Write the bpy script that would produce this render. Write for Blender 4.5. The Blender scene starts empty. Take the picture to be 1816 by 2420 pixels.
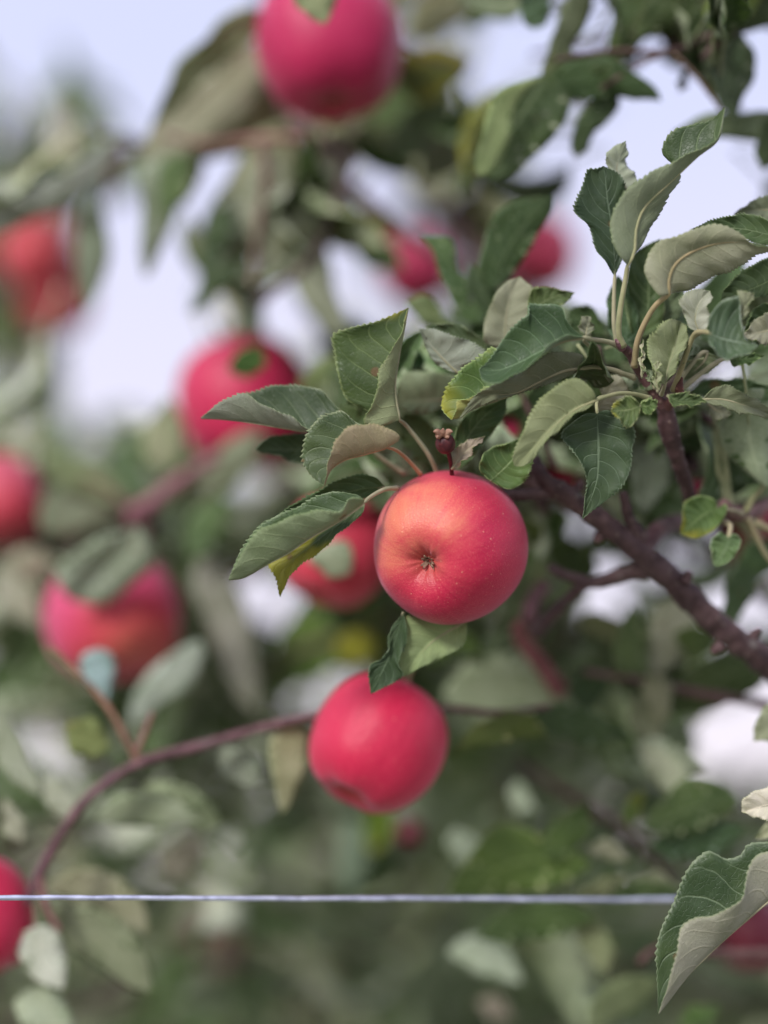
import bpy, bmesh, math, random
from mathutils import Vector, Matrix, noise as mnoise

R = math.radians
rnd = random.Random(7)
SC = bpy.context.scene
COL = SC.collection

# ------------------------------------------------------------------ camera
PITCH = 11.0
cam_d = bpy.data.cameras.new('camera')
cam = bpy.data.objects.new('camera', cam_d)
COL.objects.link(cam)
cam.location = (0, 0, 1.55)
cam.rotation_euler = (R(90 + PITCH), 0, 0)
cam_d.sensor_fit = 'VERTICAL'
cam_d.sensor_height = 36
cam_d.sensor_width = 27
cam_d.lens = 70
cam_d.clip_start = 0.02
cam_d.clip_end = 500
cam_d.dof.use_dof = True
cam_d.dof.focus_distance = 0.976
cam_d.dof.aperture_fstop = 1.15
SC.camera = cam
CAMM = Matrix.Translation(cam.location) @ cam.rotation_euler.to_matrix().to_4x4()
CROT = CAMM.to_3x3()

# ------------------------------------------------------------------ world
world = bpy.data.worlds.new('World')
SC.world = world
world.use_nodes = True
wn = world.node_tree
wn.nodes.clear()
SUN_DIR = Vector((-0.46, -0.74, 0.50)).normalized()      # towards the sun
elev = math.asin(SUN_DIR.z)
azim = math.atan2(SUN_DIR.x, SUN_DIR.y)
sky = wn.nodes.new('ShaderNodeTexSky')
sky.sky_type = 'NISHITA'
sky.sun_disc = False
sky.sun_elevation = elev
sky.sun_rotation = azim
tcw = wn.nodes.new('ShaderNodeTexCoord')
sepw = wn.nodes.new('ShaderNodeSeparateXYZ')
wn.links.new(tcw.outputs['Generated'], sepw.inputs[0])
rampw = wn.nodes.new('ShaderNodeValToRGB')               # thin high overcast
rampw.color_ramp.elements[0].position = 0.0
rampw.color_ramp.elements[0].color = (9.1, 8.0, 8.8, 1)
rampw.color_ramp.elements[1].position = 0.7
rampw.color_ramp.elements[1].color = (7.2, 7.1, 8.8, 1)
e = rampw.color_ramp.elements.new(0.16)
e.color = (8.5, 7.9, 9.2, 1)
e = rampw.color_ramp.elements.new(0.29)
e.color = (7.8, 7.6, 9.4, 1)
e = rampw.color_ramp.elements.new(0.40)
e.color = (6.8, 7.1, 9.6, 1)
wn.links.new(sepw.outputs[2], rampw.inputs[0])
nzw = wn.nodes.new('ShaderNodeTexNoise')
nzw.inputs['Scale'].default_value = 2.2
nzw.inputs['Detail'].default_value = 4
wn.links.new(tcw.outputs['Generated'], nzw.inputs['Vector'])
mulw = wn.nodes.new('ShaderNodeMapRange')
mulw.inputs[3].default_value = 0.78
mulw.inputs[4].default_value = 0.93
wn.links.new(nzw.outputs['Fac'], mulw.inputs[0])
mixw = wn.nodes.new('ShaderNodeMix')
mixw.data_type = 'RGBA'
wn.links.new(mulw.outputs[0], mixw.inputs[0])
wn.links.new(sky.outputs[0], mixw.inputs[6])
wn.links.new(rampw.outputs[0], mixw.inputs[7])
bgw = wn.nodes.new('ShaderNodeBackground')
bgw.inputs['Strength'].default_value = 0.059
outw = wn.nodes.new('ShaderNodeOutputWorld')
wn.links.new(mixw.outputs[2], bgw.inputs['Color'])
wn.links.new(bgw.outputs[0], outw.inputs[0])

# ------------------------------------------------------------------ sun
sun_d = bpy.data.lights.new('sun', 'SUN')
sun_d.energy = 1.5
sun_d.angle = R(11)
sun_d.color = (1.0, 0.965, 0.93)
sun = bpy.data.objects.new('sun', sun_d)
COL.objects.link(sun)
sun.rotation_euler = SUN_DIR.to_track_quat('Z', 'Y').to_euler()

SC.view_settings.view_transform = 'Standard'
SC.view_settings.look = 'None'
SC.view_settings.gamma = 1
SC.view_settings.exposure = 1.0
SC.view_settings.use_curve_mapping = False
SC.render.engine = 'CYCLES'
SC.cycles.max_bounces = 8
SC.cycles.transparent_max_bounces = 4
SC.cycles.use_denoising = True

# ------------------------------------------------------------------ photo frames -> world points
FR = {'D': (0, 0, 1.094), 'F1': (450, 680, .512), 'F2': (1100, 220, .4313), 'F3': (0, 0, .547),
      'F4': (700, 0, .6723), 'F5': (0, 700, .547), 'F6': (0, 1500, .547), 'F7': (908, 1600, .547),
      'F8': (1000, 900, .4916), 'G3': (960, 650, .2627), 'G2': (1380, 620, .2627)}


def campt(f, p, z):
    """frame pixel + distance (m) -> camera space (x right, y up, -z forward)"""
    ox, oy, s = FR[f]
    xs, ys = ox + p[0] * s, oy + p[1] * s
    H = z * 36 / 70
    return Vector(((xs - 908) / 2420 * H, -(ys - 1210) / 2420 * H, -z))


def at(f, p, z):
    return CAMM @ campt(f, p, z)


def px(z=1.0):
    """metres per D pixel at distance z"""
    return 1.094 / 2420 * 36 / 70 * z


def spline(pts, n):
    """Catmull-Rom through pts, n samples, roughly by chord length"""
    if len(pts) == 2:
        return [pts[0].lerp(pts[1], i / (n - 1)) for i in range(n)]
    P = [pts[0] * 2 - pts[1]] + list(pts) + [pts[-1] * 2 - pts[-2]]
    dense, acc = [], [0.0]
    for i in range(1, len(P) - 2):
        for k in range(14):
            t = k / 14
            a, b, c, d = P[i - 1], P[i], P[i + 1], P[i + 2]
            dense.append(0.5 * ((2 * b) + (c - a) * t + (2 * a - 5 * b + 4 * c - d) * t * t + (3 * b - a - 3 * c + d) * t ** 3))
    dense.append(pts[-1].copy())
    for i in range(1, len(dense)):
        acc.append(acc[-1] + (dense[i] - dense[i - 1]).length)
    out, j = [], 0
    for i in range(n):
        s = acc[-1] * i / (n - 1)
        while j < len(acc) - 2 and acc[j + 1] < s:
            j += 1
        seg = acc[j + 1] - acc[j]
        out.append(dense[j].lerp(dense[j + 1], (s - acc[j]) / seg if seg > 1e-9 else 0))
    return out


# ------------------------------------------------------------------ material helpers
class NT:
    def __init__(self, name):
        self.m = bpy.data.materials.new(name)
        self.m.use_nodes = True
        self.t = self.m.node_tree
        self.t.nodes.clear()

    def n(self, typ, **kw):
        nd = self.t.nodes.new(typ)
        for k, v in kw.items():
            setattr(nd, k, v)
        return nd

    def put(self, sock, v):
        if hasattr(v, 'is_linked') or hasattr(v, 'links'):
            self.t.links.new(v, sock)
        elif isinstance(v, tuple) and len(v) == 3 and sock.type == 'RGBA':
            sock.default_value = (*v, 1)
        else:
            sock.default_value = v

    def math(self, op, a, b=None, c=None, clamp=False):
        nd = self.n('ShaderNodeMath', operation=op)
        nd.use_clamp = clamp
        self.put(nd.inputs[0], a)
        if b is not None:
            self.put(nd.inputs[1], b)
        if c is not None:
            self.put(nd.inputs[2], c)
        return nd.outputs[0]

    def step(self, v, lo, hi, a=0.0, b=1.0):
        nd = self.n('ShaderNodeMapRange', interpolation_type='SMOOTHSTEP')
        self.put(nd.inputs[0], v)
        for i, x in enumerate((lo, hi, a, b)):
            self.put(nd.inputs[i + 1], x)
        return nd.outputs[0]

    def mix(self, f, a, b, blend='MIX'):
        nd = self.n('ShaderNodeMix', data_type='RGBA', blend_type=blend)
        self.put(nd.inputs[0], f)
        self.put(nd.inputs[6], a)
        self.put(nd.inputs[7], b)
        return nd.outputs[2]

    def noise(self, vec, scale, detail=2, dist=0.0, rough=.5):
        nd = self.n('ShaderNodeTexNoise')
        if vec is not None:
            self.put(nd.inputs['Vector'], vec)
        nd.inputs['Scale'].default_value = scale
        nd.inputs['Detail'].default_value = detail
        nd.inputs['Distortion'].default_value = dist
        nd.inputs['Roughness'].default_value = rough
        return nd.outputs['Fac']

    def bump(self, h, strength, dist):
        nd = self.n('ShaderNodeBump')
        nd.inputs['Strength'].default_value = strength
        nd.inputs['Distance'].default_value = dist
        self.put(nd.inputs['Height'], h)
        return nd.outputs[0]

    def bsdf(self, color, rough=.5, spec=.5, normal=None, metallic=0.0, sheen=0.0, sheen_tint=None, coat=0.0, coat_rough=.3):
        b = self.n('ShaderNodeBsdfPrincipled')
        self.put(b.inputs['Base Color'], color)
        self.put(b.inputs['Roughness'], rough)
        self.put(b.inputs['Specular IOR Level'], spec)
        b.inputs['Metallic'].default_value = metallic
        b.inputs['Sheen Weight'].default_value = sheen
        b.inputs['Sheen Roughness'].default_value = .4
        b.inputs['Coat Weight'].default_value = coat
        b.inputs['Coat Roughness'].default_value = coat_rough
        if sheen_tint:
            b.inputs['Sheen Tint'].default_value = (*sheen_tint, 1)
        if normal is not None:
            self.put(b.inputs['Normal'], normal)
        return b.outputs[0]

    def out(self, sh):
        o = self.n('ShaderNodeOutputMaterial')
        self.t.links.new(sh, o.inputs[0])
        return self.m


def leaf_material(top):
    N = NT('leaf upper face' if top else 'leaf underside')
    uv = N.n('ShaderNodeUVMap').outputs[0]
    sp = N.n('ShaderNodeSeparateXYZ')
    N.put(sp.inputs[0], uv)
    u, v = sp.outputs[0], sp.outputs[1]
    ut = N.n('ShaderNodeAttribute', attribute_type='OBJECT', attribute_name='under_tint').outputs['Color']
    oi = N.n('ShaderNodeObjectInfo')
    tint, yel = oi.outputs['Color'], N.math('SUBTRACT', 1.0, oi.outputs['Alpha'])
    orand = oi.outputs['Random']
    tc = N.n('ShaderNodeTexCoord').outputs['Object']
    off = N.n('ShaderNodeVectorMath', operation='ADD')
    N.put(off.inputs[0], tc)
    cx = N.n('ShaderNodeCombineXYZ')
    N.put(cx.inputs[0], N.math('MULTIPLY', orand, 7.0))
    N.put(off.inputs[1], cx.outputs[0])
    oc = off.outputs[0]
    side = N.math('SUBTRACT', N.math('MULTIPLY', u, 2.0), 1.0)
    a = N.math('ABSOLUTE', side)
    wob = N.math('MULTIPLY', N.math('SUBTRACT', N.noise(oc, 55, 2), .5), .55)
    # lateral veins leave the midrib alternately and curve towards the tip
    q = N.math('MULTIPLY', N.math('SUBTRACT', v, N.math('MULTIPLY', N.math('POWER', a, 1.35), .26)), 8.0)
    q = N.math('ADD', q, N.math('MULTIPLY', N.math('GREATER_THAN', side, 0.0), .45))
    q = N.math('ADD', q, wob)
    d = N.math('ABSOLUTE', N.math('SUBTRACT', N.math('FRACT', q), .5))
    lat = N.math('MULTIPLY', N.step(d, .012, .065, 1, 0), N.step(a, .55, 1.0, 1, .15))
    mid = N.step(a, .014, .05, 1, 0)
    # side veinlets between the laterals
    vm = N.n('ShaderNodeCombineXYZ')
    N.put(vm.inputs[0], N.math('MULTIPLY', u, 1.0))
    N.put(vm.inputs[1], N.math('MULTIPLY', v, 1.7))
    vor = N.n('ShaderNodeTexVoronoi', feature='DISTANCE_TO_EDGE')
    vor.inputs['Scale'].default_value = 26
    N.put(vor.inputs['Vector'], vm.outputs[0])
    ret = N.step(vor.outputs['Distance'], .0, .09, 1, 0)
    quilt = N.math('MULTIPLY', N.math('SUBTRACT', .25, N.math('POWER', N.math('SUBTRACT', d, .5), 2.0)), 1.0)
    n1 = N.noise(oc, 38, 4, .4)
    n2 = N.noise(oc, 160, 3)
    if top:
        base = N.mix(N.step(n1, .3, .72), (.050, .080, .032), (.098, .138, .052))
        base = N.mix(N.math('MULTIPLY', N.step(n2, .45, .75), .35), base, (.10, .14, .075))
        base = N.mix(N.math('MULTIPLY', ret, .16), base, (.13, .17, .09))
        base = N.mix(N.math('MULTIPLY', lat, .8), base, (.22, .27, .15))
        base = N.mix(N.math('MULTIPLY', mid, .8), base, (.24, .29, .16))
    else:
        base = N.mix(N.step(n1, .3, .72), (.262, .286, .192), (.372, .388, .298))
        base = N.mix(N.math('MULTIPLY', N.step(n2, .4, .75), .3), base, (.38, .38, .29))
        base = N.mix(N.math('MULTIPLY', ret, .34), base, (.46, .46, .36))
        base = N.mix(N.math('MULTIPLY', lat, .6), base, (.45, .46, .33))
        base = N.mix(N.math('MULTIPLY', mid, .85), base, (.48, .48, .36))
    base = N.mix(N.math('MULTIPLY', N.step(a, .955, .985), .7), base, (.30, .34, .20))
    base = N.mix(1.0, base, tint, 'MULTIPLY')
    if not top:
        base = N.mix(1.0, base, ut, 'MULTIPLY')
    # yellowing: blotches that grow towards margin and tip
    yn = N.math('ADD', N.noise(oc, 30, 3, .6), N.math('ADD', N.math('MULTIPLY', a, .22), N.math('MULTIPLY', v, .34)))
    thr = N.math('SUBTRACT', 1.22, N.math('MULTIPLY', yel, .85))
    yf = N.step(N.math('SUBTRACT', yn, thr), -.08, .16)
    ycol = (.40, .38, .035) if top else (.42, .40, .12)
    yf = N.math('MULTIPLY', yf, N.math('GREATER_THAN', yel, .02))
    base = N.mix(N.math('MULTIPLY', yf, .85), base, ycol)
    spots = N.n('ShaderNodeTexVoronoi')
    spots.inputs['Scale'].default_value = 150
    N.put(spots.inputs['Vector'], oc)
    sf = N.math('MULTIPLY', N.step(spots.outputs['Distance'], .15, .3, 1, 0), N.math('MULTIPLY', yf, N.step(N.noise(oc, 60, 1), .55, .65)))
    base = N.mix(sf, base, (.03, .02, .01))
    sv = N.n('ShaderNodeTexVoronoi')
    sv.inputs['Scale'].default_value = 75
    N.put(sv.inputs['Vector'], oc)
    sc_ = N.n('ShaderNodeSeparateColor')
    N.put(sc_.inputs[0], sv.outputs['Color'])
    sz = N.math('MULTIPLY', N.math('GREATER_THAN', sc_.outputs[0], .90), N.math('ADD', .08, N.math('MULTIPLY', sc_.outputs[1], .16)))
    nec = N.math('MULTIPLY', N.step(N.math('SUBTRACT', sv.outputs['Distance'], sz), -.07, .02, 1, 0), .75)
    edge = N.math('MULTIPLY', N.step(N.math('ADD', a, N.math('MULTIPLY', N.math('SUBTRACT', N.noise(oc, 45, 3), .5), .5)), 1.06, 1.12), .8)
    base = N.mix(N.math('MAXIMUM', nec, edge), base, (.20, .11, .05))
    h = N.math('ADD', N.math('MULTIPLY', N.math('MAXIMUM', lat, mid), -.6 if top else .6), N.math('MULTIPLY', quilt, 1.3 if top else -.5))
    h = N.math('ADD', h, N.math('MULTIPLY', ret, -.16 if top else .3))
    h = N.math('ADD', h, N.math('MULTIPLY', n2, .5))
    nor = N.bump(h, .55, .0011)
    if top:
        sh = N.bsdf(base, N.math('ADD', .36, N.math('MULTIPLY', n1, .22)), .42, nor)
        tr = N.mix(1.0, N.mix(yf, (.20, .30, .05), (.4, .36, .03)), tint, 'MULTIPLY')
    else:
        sh = N.bsdf(base, .85, .18, nor, sheen=.12)
        tr = N.mix(1.0, N.mix(yf, (.13, .21, .04), (.4, .36, .03)), tint, 'MULTIPLY')
    t = N.n('ShaderNodeBsdfTranslucent')
    N.put(t.inputs[0], tr)
    N.put(t.inputs[1], nor)
    ms = N.n('ShaderNodeMixShader')
    ms.inputs[0].default_value = .25
    N.t.links.new(sh, ms.inputs[1])
    N.t.links.new(t.outputs[0], ms.inputs[2])
    return N.out(ms.outputs[0])


def simple_material(name, c1, c2, scale=60, rough=.6, spec=.4, bump=.3, bdist=.001, use_tint=True, metallic=0.0, sheen=0.0, detail=4):
    N = NT(name)
    tc = N.n('ShaderNodeTexCoord').outputs['Object']
    n1 = N.noise(tc, scale, detail, .3)
    col = N.mix(N.step(n1, .3, .7), c1, c2)
    if use_tint:
        col = N.mix(1.0, col, N.n('ShaderNodeObjectInfo').outputs['Color'], 'MULTIPLY')
    return N.out(N.bsdf(col, rough, spec, N.bump(n1, bump, bdist), metallic, sheen))


def bark_material():
    N = NT('purple brown bark')
    tc = N.n('ShaderNodeTexCoord').outputs['Object']
    n1 = N.noise(tc, 90, 5, .5, .6)
    n2 = N.noise(tc, 22, 3, .8)
    col = N.mix(N.step(n1, .32, .7), (.040, .020, .021), (.105, .062, .062))
    col = N.mix(N.math('MULTIPLY', N.step(n2, .45, .75), .7), col, (.125, .082, .085))
    v = N.n('ShaderNodeTexVoronoi')
    v.inputs['Scale'].default_value = 210
    N.put(v.inputs['Vector'], tc)
    le = N.step(v.outputs['Distance'], .12, .26, 1, 0)
    col = N.mix(N.math('MULTIPLY', le, .55), col, (.22, .17, .14))
    col = N.mix(1.0, col, N.n('ShaderNodeObjectInfo').outputs['Color'], 'MULTIPLY')
    lich = N.step(N.noise(tc, 60, 4, 1.2), .60, .70)
    col = N.mix(N.math('MULTIPLY', lich, .55), col, (.20, .185, .17))
    h = N.math('ADD', N.math('ADD', n1, N.math('MULTIPLY', lich, .35)), N.math('MULTIPLY', le, .4))
    return N.out(N.bsdf(col, .62, .35, N.bump(h, .6, .0016), sheen=.08))


def apple_material():
    N = NT('apple skin')
    tc = N.n('ShaderNodeTexCoord').outputs['Object']
    sp = N.n('ShaderNodeSeparateXYZ')
    N.put(sp.inputs[0], tc)
    x, y, z = sp.outputs
    oi = N.n('ShaderNodeObjectInfo')
    blush = N.math('SUBTRACT', 1.0, oi.outputs['Alpha'])      # how orange this apple is
    rr = N.math('SQRT', N.math('ADD', N.math('ADD', N.math('MULTIPLY', x, x), N.math('MULTIPLY', y, y)), 1e-4))
    cv = N.n('ShaderNodeCombineXYZ')
    N.put(cv.inputs[0], N.math('DIVIDE', x, rr))
    N.put(cv.inputs[1], N.math('DIVIDE', y, rr))
    N.put(cv.inputs[2], N.math('MULTIPLY', z, .16))
    streak = N.noise(cv.outputs[0], 9, 5, .1, .65)
    big = N.noise(tc, 1.6, 3, .5)
    fine = N.noise(tc, 46, 3)
    # ground colour side: local +Y is the shaded, orange side
    g = N.math('ADD', N.math('MULTIPLY', y, .40), N.math('MULTIPLY', z, .62))
    g = N.math('ADD', g, N.math('MULTIPLY', x, -.25))
    g = N.math('ADD', g, N.math('MULTIPLY', N.math('SUBTRACT', big, .5), .55))
    g = N.math('ADD', g, N.math('MULTIPLY', N.math('SUBTRACT', streak, .5), .32))
    g = N.math('ADD', g, N.math('MULTIPLY', N.math('SUBTRACT', fine, .5), .22))
    gf = N.math('MULTIPLY', N.step(g, .12, 1.02), blush)
    red = N.mix(N.step(streak, .1, .9), (.45, .008, .048), (.55, .018, .068))
    red = N.mix(1.0, red, oi.outputs['Color'], 'MULTIPLY')
    col = N.mix(N.step(gf, .0, .5), red, (.62, .055, .085))
    col = N.mix(N.step(gf, .35, 1.0), col, (.73, .225, .125))
    # russet olive inside the calyx basin
    cal = N.math('MULTIPLY', N.step(rr, .06, .40, 1, 0), N.math('GREATER_THAN', z, 0.0))
    col = N.mix(N.math('MULTIPLY', cal, .32), col, (.34, .17, .05))
    # lenticels
    v = N.n('ShaderNodeTexVoronoi')
    v.inputs['Scale'].default_value = 13
    N.put(v.inputs['Vector'], tc)
    wsp = N.n('ShaderNodeSeparateColor')
    N.put(wsp.inputs[0], v.outputs['Color'])
    size = N.math('ADD', .05, N.math('MULTIPLY', wsp.outputs[0], .12))
    dot = N.step(N.math('DIVIDE', v.outputs['Distance'], size), .55, 1.15, 1, 0)
    dot = N.math('MULTIPLY', dot, N.step(wsp.outputs[1], .3, .5))
    v2 = N.n('ShaderNodeTexVoronoi')
    v2.inputs['Scale'].default_value = 24
    N.put(v2.inputs['Vector'], tc)
    dot2 = N.math('MULTIPLY', N.step(v2.outputs['Distance'], .08, .2, 1, 0), .4)
    dd = N.math('MAXIMUM', dot, dot2)
    col = N.mix(N.math('MULTIPLY', dd, .55), col, (.85, .42, .28))
    col = N.mix(N.math('MULTIPLY', N.step(fine, .5, .8), .18), col, (.85, .25, .2))
    nor = N.bump(N.math('ADD', N.math('MULTIPLY', fine, .6), N.math('MULTIPLY', big, 1.2)), .16, .01)
    rough = N.math('ADD', .33, N.math('MULTIPLY', big, .16))
    return N.out(N.bsdf(col, rough, .38, nor, sheen=.24, sheen_tint=(1, .74, .95)))


M_TOP = leaf_material(True)
M_UND = leaf_material(False)
M_RIM = simple_material('pale leaf margin', (.20, .25, .12), (.30, .34, .19), 300, .7)
M_PET = simple_material('leaf stalk', (.27, .27, .16), (.37, .34, .22), 120, .7, .25, .2, .0004, sheen=.15)
M_BARK = bark_material()
M_APPLE = apple_material()
M_STEM = simple_material('apple stem', (.10, .06, .03), (.20, .14, .07), 8, .7, use_tint=False)
M_SEPAL = simple_material('dry sepal', (.07, .04, .03), (.36, .23, .16), 20, .85, .2, use_tint=False)
M_SEPALW = simple_material('dry pale sepal', (.20, .10, .07), (.40, .24, .17), 300, .85, .2, use_tint=False)
M_FRUITLET = simple_material('shrivelled fruitlet skin', (.045, .006, .010), (.10, .016, .018), 250, .45, .4, .6, .0006, use_tint=False)
M_WIRE = simple_material('galvanised wire', (.46, .49, .64), (.76, .80, .98), 120, .45, .5, .4, .0004, use_tint=False, metallic=.75)
M_TRUNK = simple_material('grey brown trunk bark', (.06, .045, .04), (.15, .12, .10), 14, .9, .2, .8, .02)
M_GRASS = simple_material('orchard grass', (.17, .18, .13), (.30, .30, .23), 1.6, .95, .1, .6, .05, use_tint=False, detail=8)


# ------------------------------------------------------------------ object helpers
def tag(o, label=None, cat=None, group=None, kind=None):
    for k, v in (('label', label), ('category', cat), ('group', group), ('kind', kind)):
        if v:
            o[k] = v
    return o


def thing(name, loc, label, cat, group=None):
    o = bpy.data.objects.new(name, None)
    o.empty_display_size = .01
    COL.objects.link(o)
    o.location = loc
    return tag(o, label, cat, group)


def link(name, me, parent=None, loc=(0, 0, 0), color=None):
    o = bpy.data.objects.new(name, me)
    COL.objects.link(o)
    if parent is not None:
        o.parent = parent
    o.location = loc
    if color:
        o.color = color
    return o


def mesh(name, verts, faces, mats, mi=None, uvs=None, smooth=True):
    me = bpy.data.meshes.new(name)
    me.from_pydata([tuple(v) for v in verts], [], faces)
    for m in mats:
        me.materials.append(m)
    if mi:
        me.polygons.foreach_set('material_index', mi)
    if smooth:
        me.polygons.foreach_set('use_smooth', [True] * len(me.polygons))
    if uvs:
        ul = me.uv_layers.new(name='UVMap')
        flat = []
        for lp in me.loops:
            flat.extend(uvs[lp.vertex_index])
        ul.data.foreach_set('uv', flat)
    me.update()
    return me


def tube_geo(pts, radii, seg=8, rough=0.0, rings=0, seed=0.0):
    """closed tapered tube along pts"""
    V, F = [], []
    n = len(pts)
    up = Vector((.13, .21, .97)).normalized()
    for i in range(n):
        t = (pts[min(i + 1, n - 1)] - pts[max(i - 1, 0)])
        t = t.normalized() if t.length > 1e-9 else Vector((0, 0, 1))
        a = t.cross(up)
        if a.length < 1e-3:
            a = t.cross(Vector((1, 0, 0)))
        a.normalize()
        b = t.cross(a).normalized()
        up = b.cross(t).normalized() if abs(b.cross(t).dot(up)) > .1 else up
        r = radii[i]
        for k in range(seg):
            th = 2 * math.pi * k / seg
            dr = a * math.cos(th) + b * math.sin(th)
            rr = r
            if rough:
                q = pts[i] + dr * r
                rr *= 1 + rough * mnoise.noise(q * 130 + Vector((seed, 0, 0))) + rough * .6 * mnoise.noise(q * 420)
                if rings:
                    rr *= 1 + .09 * max(0, math.sin(i * 2 * math.pi / rings + mnoise.noise(q * 200) * 1.2))
            V.append(pts[i] + dr * rr)
    for i in range(n - 1):
        for k in range(seg):
            F.append((i * seg + k, i * seg + (k + 1) % seg, (i + 1) * seg + (k + 1) % seg, (i + 1) * seg + k))
    F.append(tuple(range(seg))[::-1])
    F.append(tuple((n - 1) * seg + k for k in range(seg)))
    return V, F


def tube(name, pts, radii, mat, parent, seg=8, n=None, rough=0.0, rings=0, color=None):
    """pts world; radii list per control point"""
    if n is None:
        n = max(6, 6 * len(pts))
    sp_ = spline(pts, n)
    rad = []
    for i in range(n):
        s = i / (n - 1) * (len(radii) - 1)
        j = min(int(s), len(radii) - 2)
        rad.append(radii[j] + (radii[j + 1] - radii[j]) * (s - j))
    org = sp_[0]
    off = org - parent.location if parent is not None else org
    V, F = tube_geo([p - org for p in sp_], rad, seg, rough, rings, rnd.random() * 9)
    return link(name, mesh(name, V, F, [mat]), parent, off, color)


# ------------------------------------------------------------------ leaves
def leaf_mesh(mid, L, Rr, nT, nS, bulge=.10, wave=.0012, teeth=26, tooth=.0008, thick=.00013, waven=2.6, seed=0.0):
    """blade between three edges (points in any space); L is left of the midrib seen from the upper face"""
    cols = []
    ss = [-1 + i / nS for i in range(2 * nS + 1)]
    P = [[None] * len(ss) for _ in range(nT)]
    length = sum((mid[i + 1] - mid[i]).length for i in range(nT - 1))
    for i in range(nT):
        t = i / (nT - 1)
        tan = (mid[min(i + 1, nT - 1)] - mid[max(i - 1, 0)]).normalized()
        env = math.sin(math.pi * min(1, max(0, t))) ** .5
        for j, s in enumerate(ss):
            e = L[i] if s < 0 else Rr[i]
            a = abs(s)
            w = e - mid[i]
            p = mid[i] + w * a
            wl = w.length
            if wl > 1e-6:
                nn = (tan.cross(w) if s < 0 else w.cross(tan))
                # upper normal = ds x dt
                if nn.length > 1e-9:
                    nn.normalize()
                    p = p - nn * (bulge * wl * math.sin(math.pi * a) * (0.8 + .2 * math.sin(9 * t + seed)))
                    p = p + nn * (wave * env * a * a * math.sin(2 * math.pi * (waven * t + seed + (.37 if s > 0 else 0)))
                                  + wave * .45 * env * a * math.sin(2 * math.pi * (waven * 2.3 * t + seed * 3 - a)))
                if a > .999 and teeth:
                    f = (t * teeth + (0.5 if s > 0 else 0)) % 1.0
                    k = tooth * env * (f - .35) * (0.75 + 1.1 * mnoise.noise(Vector((t * 23, seed, s))))
                    p = p + w.normalized() * k + tan * k * .8
            P[i][j] = p
    nC = len(ss)
    V, UV, F, MI = [], [], [], []
    Nn = []
    for i in range(nT):
        for j in range(nC):
            du = P[i][min(j + 1, nC - 1)] - P[i][max(j - 1, 0)]
            dv = P[min(i + 1, nT - 1)][j] - P[max(i - 1, 0)][j]
            nn = du.cross(dv)
            Nn.append(nn.normalized() if nn.length > 1e-12 else Vector((0, 0, 1)))
    for sgn in (1, -1):
        for i in range(nT):
            for j in range(nC):
                th = thick * (1 + 2.2 * max(0, 1 - abs(ss[j]) * 4))
                V.append(P[i][j] + Nn[i * nC + j] * (sgn * th))
                UV.append(((ss[j] + 1) / 2, i / (nT - 1)))
    B = nT * nC
    for i in range(nT - 1):
        for j in range(nC - 1):
            a, b, c, d = i * nC + j, i * nC + j + 1, (i + 1) * nC + j + 1, (i + 1) * nC + j
            F.append((a, b, c, d)); MI.append(0)
            F.append((B + d, B + c, B + b, B + a)); MI.append(1)
    for i in range(nT - 1):
        a, d = i * nC, (i + 1) * nC
        F.append((a, d, B + d, B + a)); MI.append(2)
        a, d = i * nC + nC - 1, (i + 1) * nC + nC - 1
        F.append((d, a, B + a, B + d)); MI.append(2)
    return V, F, MI, UV, P


def resamp_margin(base, pts, tip, n):
    return spline([base] + pts + [tip], n)


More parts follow.
